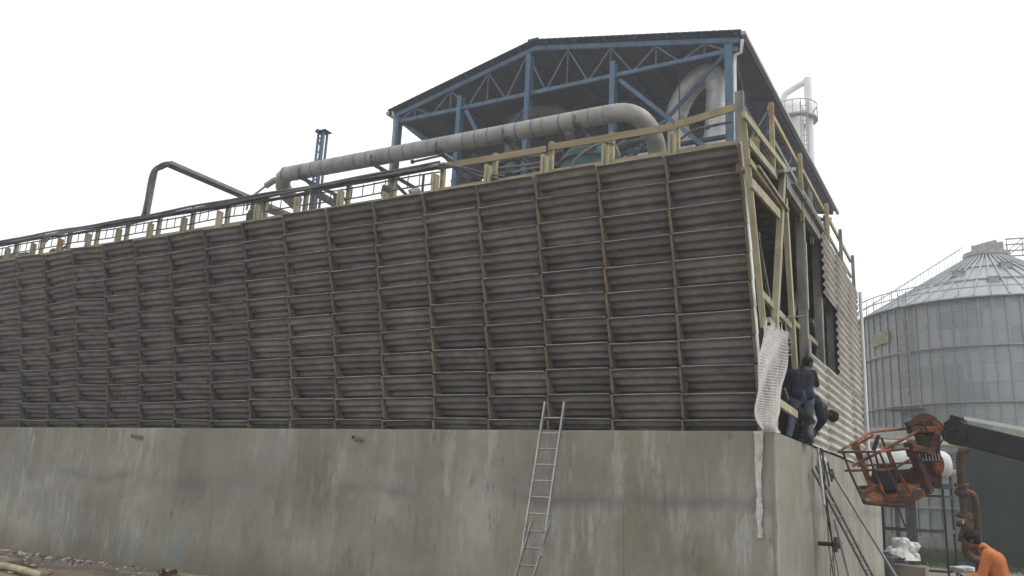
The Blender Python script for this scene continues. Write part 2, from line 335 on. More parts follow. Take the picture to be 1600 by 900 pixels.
# ------------------------------------------------------------------ cooling tower
T = thing('cooling_tower', (-13, 4, H), 'long cooling tower clad in rows of dark corrugated louvre sheets on the concrete basin', 'cooling tower')
BW = 1.25; X0 = -.25; NC = 24; RP = .434; NR = 11; ZT = 7.74
def lipY(z): return .05-.95*max(0, (z-H)/4.52)**1.25
def sheet_mesh(name, length, run, depth_in, amp, pitch, thick=.008, seg=8, lipflat=.04):
    # corrugations run along X; lip at the origin, sheet falls back (+Y) and down
    L = math.hypot(run, depth_in); n = int(L/pitch*seg); d = V((0, depth_in, -run)).normalized(); nrm = V((0, -run, -depth_in)).normalized()
    m = MB(); a_ = []
    for side in (0, 1):
        for i in range(n+1):
            s = L*i/n; wv = amp*math.cos(2*math.pi*s/pitch) - amp
            p = d*s + nrm*(wv + (thick if side == 0 else 0))
            a_.append((p+V((-length/2, 0, 0)), p+V((length/2, 0, 0))))
    vs = [x for q in a_ for x in q]; fs = []
    o2 = (n+1)*2
    for i in range(n):
        fs.append((2*i, 2*i+2, 2*i+3, 2*i+1)); fs.append((o2+2*i, o2+2*i+1, o2+2*i+3, o2+2*i+2))
        fs.append((2*i, o2+2*i, o2+2*i+2, 2*i+2)); fs.append((2*i+1, 2*i+3, o2+2*i+3, o2+2*i+1))
    m.add(vs, fs, True)
    m.add([vs[0], vs[1], vs[o2+1], vs[o2]], [(0, 1, 2, 3)]); m.add([vs[2*n], vs[2*n+1], vs[o2+2*n+1], vs[o2+2*n]], [(3, 2, 1, 0)])
    return m
protos = [sheet_mesh('louvre_panel', BW-.06, .465, dp, .022, .158, .014) for dp in (.46, .48, .44)]
pm = []
for q in protos:
    nlip = len(q.f); q.box((-BW/2+.03, -.005, -.004), (BW/2-.03, .003, .005))
    me = q.mesh('louvre_panel'); me.materials.append(MT['louvre']); me.materials.append(MT['lit_cut_edge']); pm.append(me)
    for p_ in list(me.polygons)[nlip:]: p_.material_index = 1
cnt = 0; lipf = []; rest = MB(); rr = random.Random(3)
for k in range(NC):
    xc = X0-BW*(k+.5); colsag = rr.uniform(-.028, .02); 
    for r in range(NR):
        z = ZT-RP*r; y = lipY(z)
        far = min(1, k/12)
        ry = rr.gauss(0, .0035+.008*far)+(.018 if rr.random() < .05 else 0); rz = rr.gauss(0, .006+.006*far); rx = rr.gauss(0, .03); ry += {12: -.012, 13: .022, 14: -.020, 15: .014}.get(k, 0); rz += {13: .05, 14: -.04}.get(k, 0)
        loc = V((xc+rr.uniform(-.008, .008), y+rr.uniform(-.02, .015)*(1+far), z+colsag+rr.gauss(0, .005+.006*far)))
        if r == NR-1: rx += .25
        R_ = Matrix.Rotation(rz, 3, 'Z') @ Matrix.Rotation(ry, 3, 'Y') @ Matrix.Rotation(rx, 3, 'X'); v = rr.randrange(3)
        if k < 9 and cnt < 100:
            o = bpy.data.objects.new('louvre_panel', pm[v]); COL.objects.link(o); o.parent = T
            o.location = loc-V(T['_org']); o.rotation_euler = R_.to_euler(); cnt += 1
        else:
            rest.add([loc + R_ @ p for p in protos[v].v], protos[v].f, True); lipf += list(range(len(rest.f)-6, len(rest.f)))
o = tag(rest.build('louvre_panel', 'louvre', T), kind='stuff'); o.data.materials.append(MT['lit_cut_edge'])
for i in lipf: o.data.polygons[i].material_index = 1
# ribs between the bays: a notched timber plate behind each lip
def rib_polys(x):
    out = []
    for r in range(NR):
        z = ZT-RP*r-.012; y = lipY(z)+.018; z2 = z-RP+.01; y2 = lipY(z2)+.018
        dp = .46
        a_ = V((x, y, z)); b_ = V((x, y2+.06, z2+.025)); c_ = V((x, y+dp*.66, z-.44)); e_ = V((x, y+.05, z))
        if r == NR-1: b_.z -= .0; 
        out.append([a_, b_, c_ if c_.z > H else V((x, c_.y, H+.003)), e_])
    return out
for k in range(NC+1):
    x = X0-BW*k; m = MB(); wd = .045
    for pl in rib_polys(x-wd/2):
        m.prism(pl, (wd, 0, 0))
    # bearer post behind the notches
    top = V((x, lipY(ZT)+.32, ZT-.02)); bot = V((x, .36, H)); m.beam(bot, top, .05, .10, (0, 1, 0))
    m.build('louvre_rib', 'rib' if k < 9 else 'rib_shaded', T)
# pale clip edge along the sheet ends on the corner
m = MB()
for r in range(NR-3):
    z = ZT-RP*r; y = lipY(z)
    m.beam((X0+.055, y+.01, z+.015), (X0+.055, y+.15, z-.40), .02, .11, (0, 1, 0))
m.build('edge_trim', 'white', T)
# corner posts and the open end framing
def P0(px, py, x=0.0): return at(px, py, 0, x)
m = MB(); m.beam(P0(1160, 175, -.02), P0(1193, 512, -.02), .09, .06); m.build('end_post', 'timber_fresh', T)
m = MB(); m.beam(P0(1223, 268), P0(1211, 505), .10, .14, (0, 1, 0)); m.build('end_post', 'timber_fresh', T)
m = MB(); m.beam(P0(1211, 505), V((0, -.02, H+.003)), .10, .14, (0, 1, 0)); m.build('end_post', 'timber_fresh', T)
m = MB(); m.beam(P0(1226, 310, -.10), P0(1245, 620, -.10), .09, .13, (0, 1, 0)); m.build('end_post', 'timber_fresh', T)
def vpost(px, py, x, w_, zt, mat_, name='column', zb=None):
    p = at(px, py, 0, x); m = MB(); m.box((x-w_/2, p.y-w_/2, zb if zb else H), (x+w_/2, p.y+w_/2, zt)); m.build(name, mat_, T, bevel=.006); return p.y
yD = vpost(1252, 400, -.12, .17, 7.95, 'timber_grey'); yE = vpost(1279, 480, -.14, .17, 7.95, 'timber_grey'); yF = vpost(1298, 520, -.14, .16, 7.95, 'timber_grey')
yC = 1.55
vpost(1262, 440, -1.5, .15, 7.95, 'timber_dark'); vpost(1240, 440, -2.7, .15, 7.95, 'timber_dark'); vpost(1215, 420, -2.7, .15, 7.95, 'timber_dark')
# splice plate and gusset
m = MB(); m.box((-.03, yD-.05, 5.9), (-.015, yD+.05, 7.3)); m.build('splice_plate', 'galv', T)
for py, z in ((yD, 5.0), (yE, 4.3)):
    m = MB(); m.prism([(-.03, py-.3, z-.35), (-.03, py+.12, z-.35), (-.03, py+.12, z+.3), (-.03, py-.02, z+.3)], (.02, 0, 0)); m.build('gusset_plate', 'timber_grey', T)
for (a0, b0, x, w_, mt) in (((1186, 455), (1235, 510), -.05, .11, 'timber_fresh'), ((1186, 500), (1230, 500), -.6, .10, 'timber'), ((1236, 500), (1278, 540), -.2, .10, 'timber'),
                         ((1215, 628), (1244, 648), -.03, .13, 'timber_fresh'), ((1184, 370), (1206, 490), -.9, .10, 'timber_grey'), ((1236, 330), (1212, 470), -.9, .10, 'timber_grey'),
                         ((1250, 440), (1238, 500), -.6, .10, 'timber_grey'), ((1222, 600), (1245, 665), -.7, .11, 'timber_grey'), ((1250, 560), (1262, 470), -.9, .1, 'timber_dark'),
                         ((1286, 470), (1304, 560), -.6, .11, 'timber_grey'), ((1268, 500), (1296, 570), -.3, .1, 'timber_grey')):
    m = MB(); m.beam(at(*a0, 0, x), at(*b0, 0, x), .06, w_); m.build('brace', mt, T)
m = MB(); m.tube([P0(1229, 496, .05), P0(1263, 493, .05)], .015, 8); m.build('tie_rod', 'steel', T)
# deck, edge boards, joist ends
m = MB(); m.box((-30, -.25, 7.84), (-.03, 10.7, 7.93)); m.build('deck', 'timber_dark', T)
m = MB(); m.box((-30, -.36, 7.80), (-6.6, -.29, 8.02)); m.build('edge_board', 'timber', T)
for i in range(3):
    xa = -6.59+i*2.2; m = MB(); m.box((xa, -.36-.004*(i % 2), 7.80), (xa+2.19 if i < 2 else -.05, -.29, 8.04+.01*(i % 2))); m.build('edge_board', 'timber_board', T)
m = MB(); m.box((-29.9, .1, 4.9), (-.2, .24, 5.05)); m.box((-29.9, .15, 6.4), (-.2, .27, 6.55)); m.build('girt', 'timber_dark', T)
m = MB(); m.box((-29.8, 1.9, H+.01), (-1.3, 9.6, 7.78))
m.build('fill_pack', 'fill', T)
m = MB(); m.box((-29.9, 10.44, H), (-.32, 10.5, 7.8)); m.build('rear_wall', 'louvre', T)
m = MB()
for i in range(9): m.box((-29.7, 1.82, 3.5+i*.48), (-1.22, 1.88, 3.56+i*.48))
m.build('fill_support', 'timber_dark', T)
for k in range(1, 22):
    x = X0-BW*k; m = MB()
    y = -.47; h = .40 if k != 6 else .12
    m.box((x-.085, y-.02, 7.60), (x-.03, y+.07, 8.02+.35*(h/.4)*.9)); m.box((x-.02, y, 7.60), (x+.035, y+.09, 7.99+.35*(h/.4)*.9)); m.build('joist_end', 'timber_fresh' if k < 12 else 'timber', T)
# guard rail on the front
for k in range(0, 22):
    x = X0-BW*k+(-.04 if k == 0 else 0)
    if k == 6: pass
    m = MB(); y = -.22 if k else -.62; z1 = 8.62 if k else 8.72
    wd = .045 if k else .07
    m.box((x-wd, y-.04, 7.75 if k else 7.2), (x+wd, y+.05, z1 + (.03 if k % 3 else .06))); m.build('guard_post', 'timber' if k > 5 else ('timber_board' if k else 'timber_grey'), T, bevel=.005)
for i, (ka, kb) in enumerate(((0, 1.0), (1.0, 3.03), (3.03, 5.06))):
    m = MB(); xa = X0-BW*ka-.05; xb = X0-BW*kb+.01
    ya = -.62 if ka == 0 else -.285; m.beam((xa, ya, 8.52), (xb, -.285, 8.545), .035, .13); m.build('guard_rail', 'timber_board' if i != 0 else 'timber', T)
# end platform rails running back from the corner post
for a0, b0, h, mt in (((1162, 178), (1230, 268), .11, 'timber_fresh'), ((1170, 222), (1213, 276), .12, 'timber_fresh'), ((1171, 252), (1221, 322), .10, 'timber_board'), ((1173, 285), (1217, 335), .16, 'timber_fresh')):
    m = MB(); m.beam(P0(*a0, .03), P0(*b0, .03), .045, h); m.build('guard_rail', mt, T)
m = MB(); m.beam(P0(1172, 262, -.05), P0(1220, 330, -.05), .30, .05); m.build('platform_board', 'timber_grey', T)
m = MB(); m.beam(P0(1213, 268, .05), P0(1233, 265, .05), .25, .06); m.build('platform_board', 'timber_grey', T)
# side guard rail
sp = [(.45, 9.0, .08, 'timber_board', .0), (3.0, 9.05, .08, 'timber', 0), (4.6, 8.95, .07, 'timber_grey', -.1), (6.1, 9.02, .08, 'timber', 0), (8.1, 9.0, .08, 'timber_grey', 0), (10.2, 8.9, .08, 'timber_grey', 0)]
for y, z, w_, mt, x in sp:
    m = MB(); m.box((x-w_/2, y-w_/2, 7.6), (x+w_/2, y+w_/2, z)); m.build('guard_post', mt, T, bevel=.005)
for (y0, z0, y1, z1) in ((.5, 8.93, 3.0, 8.86), (3.0, 8.9, 6.1, 8.85), (6.1, 8.88, 10.2, 8.75)):
    m = MB(); m.beam((-.06, y0, z0), (-.06, y1, z1), .045, .10); m.build('guard_rail', 'timber_board', T)
    m = MB(); m.beam((-.07, y0, z0-.45), (-.07, y1, z1-.45), .04, .09); m.build('guard_rail', 'timber_grey', T)
m = MB(); m.box((-.09, 1.5, 7.78), (.02, 10.7, 7.98)); m.build('edge_board', 'timber_grey', T)
m = MB(); m.box((-.02, 1.9, 8.0), (.10, 5.2, 8.03)); m.build('platform_board', 'timber_grey', T)
# pipes along the side of the deck
m = MB(); m.tube([(-.25, 4.8, 8.2), (-.25, 10.4, 8.15)], .09, 10); m.build('side_pipe', 'galv', T)
# corrugated end siding: horizontal waves, sheet by sheet
def siding(y0, y1, z0, z1, xo, slope=0.0, wob=0.0):
    pitch = .177; amp = .027; n = int((z1-z0)/pitch*8); m = MB(); vs = []
    for side in (0, 1):
        for i in range(n+1):
            z = z0+(z1-z0)*i/n; x = xo+amp*math.cos(2*math.pi*z/pitch)+(0 if side == 0 else -.008)
            vs += [(x, y0+wob*(i/n), z), (x, y1+wob*(i/n), z+slope*(y1-y0))]
    o2 = (n+1)*2; fs = []
    for i in range(n):
        fs += [(2*i, 2*i+1, 2*i+3, 2*i+2), (o2+2*i, o2+2*i+2, o2+2*i+3, o2+2*i+1), (2*i, 2*i+2, o2+2*i+2, o2+2*i), (2*i+1, o2+2*i+1, o2+2*i+3, 2*i+3)]
    m.add(vs, fs, True); m.add([vs[0], vs[1], vs[o2+1], vs[o2]], [(3, 2, 1, 0)]); m.add([vs[2*n], vs[2*n+1], vs[o2+2*n+1], vs[o2+2*n]], [(0, 1, 2, 3)])
    return m.build('siding_sheet', 'siding', T)
q = random.Random(5)
siding(3.08, 4.98, 3.22, 4.99, .030); siding(4.90, 6.80, 3.24, 5.04, .040); siding(6.72, 8.7, 3.22, 5.08, .030); siding(8.6, 10.35, 3.24, 5.1, .040)
siding(6.55, 8.45, 4.96, 6.78, .050, wob=.05); siding(8.37, 10.3, 4.98, 6.8, .062)
siding(5.05, 6.75, 6.62, 8.02, .050, wob=-.12); siding(6.65, 8.5, 6.66, 8.0, .064); siding(8.42, 10.3, 6.68, 7.75, .052)
m = MB(); m.tube([V((.12, 10.42, 3.0)), V((.12, 10.42, 7.9))], .045, 10); m.build('corner_pipe', 'white', T)
m = MB(); m.box((-.3, 10.3, H), (-.03, 10.5, 7.8)); m.build('column', 'timber_grey', T)

# ------------------------------------------------------------------ cable tray on the rail and cables
t = thing('cable_tray', (-14, -.35, 8.5), 'long dark cable tray with ladder rungs fixed along the top guard posts of the tower', 'cable tray')
def ty(x): return .018*math.sin(x*.9)+.012*math.sin(x*2.3)
xs_ = [-29+i*.5 for i in range(46)]
xs_ = [x for x in xs_ if x <= -6.4]
m = MB()
for j, (dz, dy, r) in enumerate(((.02, 0, .04), (.085, -.01, .03), (-.045, .015, .03), (.05, .05, .035), (-.01, -.055, .025))):
    m.tube([(x, -.35+dy, 8.52+dz+ty(x+j)*.8) for x in xs_], r, 8)
m.build('cable_bundle', 'cable', t)
m = MB(); m.tube([(x, -.35, 8.16+ty(x)) for x in xs_], .016, 6); m.tube([(x, -.31, 8.42+ty(x)) for x in xs_], .016, 6); m.build('side_rail', 'steel', t)
m = MB()
x = -28.9
while x < -6.5:
    m.beam((x, -.34, 8.16+ty(x)), (x+.01, -.34, 8.44+ty(x)), .016, .016); x += .30
tag(m.build('rung', 'steel', t), kind='stuff')
m = MB(); m.tube(curve([(-6.5, -.37, 8.5), (-6.0, -.36, 8.42), (-5.6, -.36, 8.2), (-5.1, -.4, 8.03)]), .028, 8); m.tube(curve([(-6.5, -.39, 8.56), (-5.8, -.38, 8.36), (-5.3, -.38, 8.16), (-4.9, -.4, 8.05)]), .02, 8)
m.build('loose_cable', 'cable', t)
m = MB(); m.tube(curve([at(893, 262, 1, -.4), at(900, 248, 1, -.4), at(925, 230, 1, -.35), at(950, 222, 1, -.3), at(962, 228, 1, -.3), at(968, 244, 1, -.3)]), .022, 8)
m.build('grey_hose', 'greycable', t)
m = MB(); m.tube(curve([at(780, 262, 1, -.2), at(820, 258, 1, -.2), at(858, 250, 1, -.2)]), .022, 8); m.tube(curve([at(800, 270, 1, -.2), at(835, 262, 1, -.2), at(858, 262, 1, -.2)]), .02, 8); m.build('grey_hose', 'greycable', t)
m = MB()
for ox in (0, .09): m.tube(curve([at(66+ox*60, 378, 1, -.4), at(76+ox*60, 368, 1, -.4), at(88+ox*60, 366, 1, -.4), at(100+ox*60, 368, 1, -.4)]), .03, 8)
m.build('loose_cable', 'greycable', t)
# goal-post shaped run of cables rising over the tray
t = thing('cable_riser', (-15.6, -.3, 8), 'tall bent cable duct rising from the tray and running back across the deck', 'cable duct')
m = MB(); a0 = at(228, 338, 1, -.3); b0 = at(241, 268, 1, -.3); c0 = at(262, 255, 1, -.3); e0 = c0+V((0, 9.0, 0))
m.beam(a0, b0, .22, .05, (0, 1, 0)); m.build('riser_tray', 'greycable', t)
m = MB(); m.tube(curve([a0+V((-.55, 0, -.12)), a0+V((-.1, -.05, -.06)), a0+V((0, -.06, .3)), b0+V((0, -.06, -.1)), b0+V((.25, -.03, .12)), c0]), .05, 8)
m.tube(curve([a0+V((.65, 0, 0)), a0+V((.22, -.05, -.06)), a0+V((.12, -.06, .3)), b0+V((.1, -.06, -.1)), b0+V((.3, 0, .06)), c0+V((.05, 0, -.05))]), .045, 8); m.build('cable_bundle', 'cable', t)
m = MB(); m.beam(c0, e0, .30, .09); m.build('back_run', 'greycable', t)
m = MB()
for yy in (4.5, 8.5): m.beam((c0.x, yy, 7.93), (c0.x, yy, c0.z-.045), .07, .07)
m.build('prop', 'steel', t)
for px0, px1 in (((402, 322), (460, 338)), ((490, 300), (535, 325))):
    pass

# ------------------------------------------------------------------ steel shed behind the tower
YS = 15.0; YE = 36.0
S = thing('steel_shed', (-12.3, 25, 0), 'tall blue steel frame shed with dark gabled roof behind the tower', 'shed')
XL, XR, XA, ZE, ZA = -20.5, -4.05, -12.9, 19.2, 21.02
# roof
for x0, z0, x1, z1 in ((XL, ZE, XA, ZA), (XA, ZA, XR, ZE+.05)):
    m = MB(); n = 60; y0 = YS-.28
    d = V((x1-x0, 0, z1-z0)); nn = V((-d.z, 0, d.x)).normalized()
    vs = []
    for side in (0, 1):
        for i in range(n+1):
            p = V((x0, 0, z0))+d*(i/n)+nn*((.012 if i % 2 else 0)+(.10 if side else .06)); vs += [V((p.x, y0, p.z)), V((p.x, YE+.5, p.z))]
    o2 = (n+1)*2; fs = []
    for i in range(n): fs += [(2*i, 2*i+2, 2*i+3, 2*i+1), (o2+2*i, o2+2*i+1, o2+2*i+3, o2+2*i+2), (2*i, o2+2*i, o2+2*i+2, 2*i+2), (2*i+1, 2*i+3, o2+2*i+3, o2+2*i+1)]
    fs += [(0, 1, o2+1, o2), (2*n, o2+2*n, o2+2*n+1, 2*n+1)]
    m.add(vs, fs); m.build('roof', 'roofsheet', S)
def rz(x): return lerp(ZE, ZA, (x-XL)/(XA-XL)) if x < XA else lerp(ZA, ZE+.05, (x-XA)/(XR-XA))
m = MB()
for i in range(13):
    x = lerp(XL+.2, XR-.2, i/12); m = MB(); m.beam((x, YS-.25, rz(x)-.04), (x, YE, rz(x)-.04), .07, .12); m.build('purlin', 'darkblue', S)
m = MB(); m.beam((XA, YS-.3, ZA+.075), (XA, YE+.52, ZA+.075), .5, .1); m.build('ridge_cap', 'roofsheet', S)
CX = [-20.05, -16.6, -13.15, -9.25, -4.55]; ZC = 18.72
frames = [YS, 20.3, 25.5, 30.8, YE]
for fi, y in enumerate(frames):
    mt = 'blue' if fi == 0 else 'darkblue'  # rear frames take a darker blue that paints them unlit
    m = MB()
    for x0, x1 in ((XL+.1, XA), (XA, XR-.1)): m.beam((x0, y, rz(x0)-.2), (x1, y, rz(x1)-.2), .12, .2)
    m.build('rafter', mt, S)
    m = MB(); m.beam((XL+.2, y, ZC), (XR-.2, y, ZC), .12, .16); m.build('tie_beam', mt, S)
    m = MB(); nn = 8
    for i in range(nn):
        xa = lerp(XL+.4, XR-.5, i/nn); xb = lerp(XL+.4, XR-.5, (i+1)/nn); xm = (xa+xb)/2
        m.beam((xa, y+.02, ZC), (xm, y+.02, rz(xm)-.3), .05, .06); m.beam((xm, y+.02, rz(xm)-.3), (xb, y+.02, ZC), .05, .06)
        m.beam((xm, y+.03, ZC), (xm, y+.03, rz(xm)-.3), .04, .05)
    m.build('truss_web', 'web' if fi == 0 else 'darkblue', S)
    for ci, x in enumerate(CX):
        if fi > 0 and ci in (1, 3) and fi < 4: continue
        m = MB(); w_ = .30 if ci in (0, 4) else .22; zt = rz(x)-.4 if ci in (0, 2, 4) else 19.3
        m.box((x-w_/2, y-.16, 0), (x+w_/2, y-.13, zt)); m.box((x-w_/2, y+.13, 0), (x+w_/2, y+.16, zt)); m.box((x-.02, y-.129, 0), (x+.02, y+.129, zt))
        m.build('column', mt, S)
m = MB()
m.beam(at(968, 125, 1, YS-.1), at(1100, 228, 1, YS-.1), .07, .16); m.build('brace', 'blue', S); m = MB(); m.beam(at(728, 172, 1, YS-.1), at(748, 212, 1, YS-.1), .07, .16); m.build('brace', 'blue', S)
m = MB()
m.beam(at(1132, 85, 1, YS-.05), at(1038, 190, 1, YS-.05), .07, .15); m.beam(at(1038, 190, 1, YS-.05), at(985, 250, 1, YS-.05), .07, .13); m.build('brace', 'darkblue', S)
m = MB(); m.beam(at(822, 168, 1, YS-.05), at(795, 200, 1, YS-.05), .07, .13); m.build('brace', 'darkblue', S); m = MB(); m.beam(at(640, 200, 1, YS-.05), at(668, 222, 1, YS-.05), .10, .2)
m.build('brace', 'darkblue', S)
m = MB(); m.tube([at(1061, 102, 1, YS+1), at(1062, 200, 1, YS+1)], .03, 6); m.build('hanger_rod', 'steel', S)
# inner platform floors
for (z, mt, th) in ((13.6, 'darkblue', .35), (15.4, 'darkblue', .12)):
    m = MB()
    m.beam((-17.0, YS+.3, z), (-4.6, YS+.3, z), .2, th)
    m.beam((-17.0, YS+6.3, z), (-4.6, YS+6.3, z), .2, th)
    m.build('platform_beam', mt, S)
m = MB(); m.box((-17, YS+.4, 13.7), (-4.7, YS+6.2, 13.78)); m.build('platform_floor', 'steel', S)
m = MB()
for zz in (14.3, 14.8): m.beam((-17.0, YS+.3, zz), (-4.6, YS+.3, zz), .05, .06)
for i in range(11): m.beam((-16.9+i*1.22, YS+.3, 13.75), (-16.9+i*1.22, YS+.3, 14.8), .05, .05)
m.build('platform_rail', 'steel', S)
# side girts and bracing on the right flank
m = MB()
for zz in (9.5, 12, 14.5, 17): m.beam((-4.4, YS, zz), (-4.4, YE, zz), .08, .2)
for i in range(4):
    m.beam((-4.38, frames[i], 18.6), (-4.38, frames[i+1], 14.2), .06, .07); m.beam((-4.36, frames[i], 14.2), (-4.36, frames[i+1], 18.6), .06, .07)
m.build('side_bracing', 'darkblue', S)
m = MB(); m.box((-4.5, 19, 0), (-4.46, YE, 16.5)); m.build('dark_interior_sheet', 'roofsheet', S)  # dark sheet added to paint the shaded interior behind the open side
m = MB(); m.beam((XR+.1, YS-.3, ZE-.02), (XR+.1, YE+.5, ZE-.02), .16, .14); m.build('gutter', 'galv', S); m = MB(); m.beam((XL-.02, YS-.26, ZE-.05), (XL-.02, YE+.5, ZE-.05), .16, .14); m.build('gutter', 'galv', S)
m = MB(); m.tube([at(1160, 62, 1, YS-.5), at(1158, 82, 1, YS-.5), at(1149, 86, 1, YS-.2), at(1148, 100, 1, YS-.2), at(1150, 260, 1, YS-.2)], .06, 8); m.build('downpipe', 'white', S)
m = MB(); m.tube([at(614, 175, 1, YS-.4), at(614, 184, 1, YS-.4), at(618, 187, 1, YS-.3), at(606, 300, 1, YS-.3)], .06, 8); m.build('downpipe', 'galv', S)

# big insulated duct in front of the shed
YD = 12.0
D = thing('insulated_duct', (-15, YD, 15.5), 'long pale grey banded insulated duct crossing in front of the blue shed', 'duct')
c = [(-23.6, YD, 15.55), (-16, YD, 15.5), (-8.3, YD, 15.48)]
path = [V((-24.35, YD+1.5, 14.75)), V((-24.45, YD+1.0, 14.98)), V((-24.35, YD+.5, 15.25)), V((-24.0, YD+.12, 15.48))]+[V(x) for x in c]
path += [at(975, 176, 1, YD+.1), at(998, 183, 1, YD+.25), at(1013, 198, 1, YD+.7), at(1022, 216, 1, YD+1.2), at(1027, 236, 1, YD+1.7), at(1028, 262, 1, YD+1.8)]
body = path[:4]+[V((lerp(-23.6, -8.3, i/30), YD, lerp(15.55, 15.48, i/30))) for i in range(31)]+curve(path[6:], 4)[1:]
m = MB(); m.tube(body, .34, 24); m.build('duct_pipe', 'clad', D)
m = MB()
for i in range(27):
    x = lerp(-23.7, -8.2, i/26)+random.uniform(-.12, .12); z = lerp(15.55, 15.48, i/26); m = MB(); w_ = random.choice((.012, .015, .03)); m.tube([(x-w_, YD, z), (x+w_, YD, z)], .347, 24); m.build('band', 'seam', D)
m = MB(); p = V((-24.35, YD, 15.4)); m.tube([p, p+V((-.55, 0, -.22))], .14, 12); m.tube([p+V((-.5, 0, -.2)), p+V((-1.4, -.1, -.75)), p+V((-1.5, -.1, -1.3))], .05, 8); m.build('drain_valve', 'galv', D)
m = MB()
for x in (-22.6, -18.6, -15.35, -12.3, -9.3):
    m = MB(); m.beam((x, YD-.35, 15.16), (x, YS, 15.16), .10, .14); m.beam((x+.1, YD-.3, 15.2), (x+.6, YS-.5, 14.0), .08, .12)
    m.beam((x, YD-.38, 15.1), (x, YD-.38, 15.5), .05, .06); m.build('support_bracket', 'steel', D)
m = MB(); m.beam((-22.6, YS-.9, 7.9), (-22.6, YS-.9, 15.16), .14, .14); m.build('support_post', 'steel', D)
m = MB(); m.tube([at(645, 253, 1, 12), at(690, 243, 1, 12)], .05, 8); m.tube([at(643, 253, 1, 12), at(646, 252.5, 1, 12)], .09, 8); m.build('branch_pipe', 'steel', D)
# silver looped duct
D = thing('silver_loop_duct', tuple(at(1090, 235, 1, 17)), 'big silver duct bent in an upside down U under the shed roof', 'duct')
L = [at(1070, 262, 1, 17.5), at(1070, 232, 1, 17.5), at(1060, 203, 1, 17.4), at(1057, 184, 1, 17.4), at(1064, 160, 1, 17.3), at(1080, 135, 1, 17.2), at(1101, 118, 1, 17.1), at(1117, 120, 1, 17.0), at(1121, 140, 1, 17.0), at(1120, 180, 1, 17.0), at(1117, 213, 1, 17.0), at(1108, 240, 1, 17.0), at(1100, 270, 1, 17.1)]
m = MB(); m.tube(curve(L, 5), .45, 24); m.build('duct_pipe', 'silver', D)
m = MB()
cl = curve(L, 5)
for i in range(3, len(cl)-2, 5):
    d = (cl[i+1]-cl[i]).normalized(); m = MB(); m.tube([cl[i]-d*.03, cl[i]+d*.03], .465, 24); m.build('band', 'silver', D)
# second, smaller duct further back
D = thing('arched_back_duct', tuple(at(840, 260, 1, 19)), 'arched grey duct behind the long duct inside the shed', 'duct')
L = [at(797, 262, 1, 19), at(797, 232, 1, 19), at(797, 205, 1, 19), at(802, 190, 1, 19.1), at(825, 178, 1, 19.3), at(850, 173, 1, 19.4), at(868, 172, 1, 19.5), at(880, 178, 1, 19.6), at(889, 192, 1, 19.7), at(890, 215, 1, 19.7)]
m = MB(); m.tube(curve(L, 5), .27, 16); m.build('duct_pipe', 'clad', D)
# process vessels under the shed
def vessel(px, py, y, r, h, mt, label, cat='vessel'):
    p = at(px, py, 1, y); D = thing('process_vessel', (p.x, p.y, 0), label, cat)
    m = MB(); m.lathe((p.x, p.y, 0), [(r*.9, 0), (r, .1), (r, p.z), (r*.8, p.z+r*.25), (r*.35, p.z+r*.42), (0, p.z+r*.45)], 28); m.build('shell', mt, D)
    m = MB(); m.lathe((p.x, p.y, p.z-.25), [(r, 0), (r+.08, 0), (r+.08, .09), (r, .09)], 28); m.build('flange', 'steel', D)
    m = MB(); m.tube([(p.x+r*.3, p.y, p.z+r*.3), (p.x+r*.3, p.y, p.z+r*.3+.5)], .09, 10); m.build('nozzle', 'steel', D)
vessel(925, 251, 13.9, 1.2, 3, 'teal', 'wide dark teal domed vessel seen over the guard rail')
vessel(1005, 232, 16.5, .8, 3, 'silver', 'dull silver vessel beside the foot of the looped duct')
vessel(735, 262, 18, .6, 3, 'steel', 'narrow dark vessel left of the arched back duct')
for i, (pts, r, mt, lab) in enumerate((
    ([(770, 300), (772, 262), (795, 250), (850, 244), (880, 236)], .10, 'steel', 'dark pipework bending behind the second rail span'),
    ([(905, 262), (940, 240), (990, 222), (1035, 215)], .12, 'steel', 'dark pipe sloping up beside the teal vessel'),
    ([(975, 262), (990, 232), (1015, 205), (1040, 190)], .07, 'blue', 'blue strut pipe crossing in front of the silver vessel'),
    ([(1048, 232), (1080, 205), (1115, 196), (1145, 190)], .05, 'steel', 'thin dark pipe in front of the looped duct legs'))):
    m = MB(); pp = curve([at(x, y, 1, YS-.9+.15*i) for x, y in pts], 5); m.tube(pp, r, 10); m.tube([pp[8]-V((0, 0, .04)), pp[9]], r*1.7, 10)
    tag(m.build('process_pipe', mt, None, pp[0]), lab, 'pipe', 'process pipes under the shed')
m = MB(); p = at(684, 300, 1, 14.6)
# lattice mast
p = at(490, 340, 1, 14.2); q = at(503, 208, 1, 14.2); MS = thing('lattice_mast', (p.x, p.y, 7.9), 'slender blue lattice column standing alone left of the shed', 'column')
zb, zt = 0.0, q.z; wv = .17
m = MB()
for sx in (-1, 1):
    for sy in (-1, 1): m.beam((p.x+sx*wv, p.y+sy*.12, zb), (p.x+sx*wv, p.y+sy*.12, zt), .10, .07)
m.build('chord', 'blue', MS)
m = MB(); z = zb; s = 1
while z < zt-.7:
    m.beam((p.x-s*wv, p.y-.12, z), (p.x+s*wv, p.y-.12, z+.7), .05, .05); m.beam((p.x-wv, p.y-.12, z+.7), (p.x+wv, p.y-.12, z+.7), .05, .07); z += .7; s = -s
m.build('lacing', 'blue', MS)
m = MB(); m.box((p.x-.30, p.y-.25, zt), (p.x+.34, p.y+.25, zt+.05)); m.box((p.x-.28, p.y-.22, zt+.0501), (p.x-.1, p.y-.18, zt+.14)); m.build('cap_plate', 'darkblue', MS)
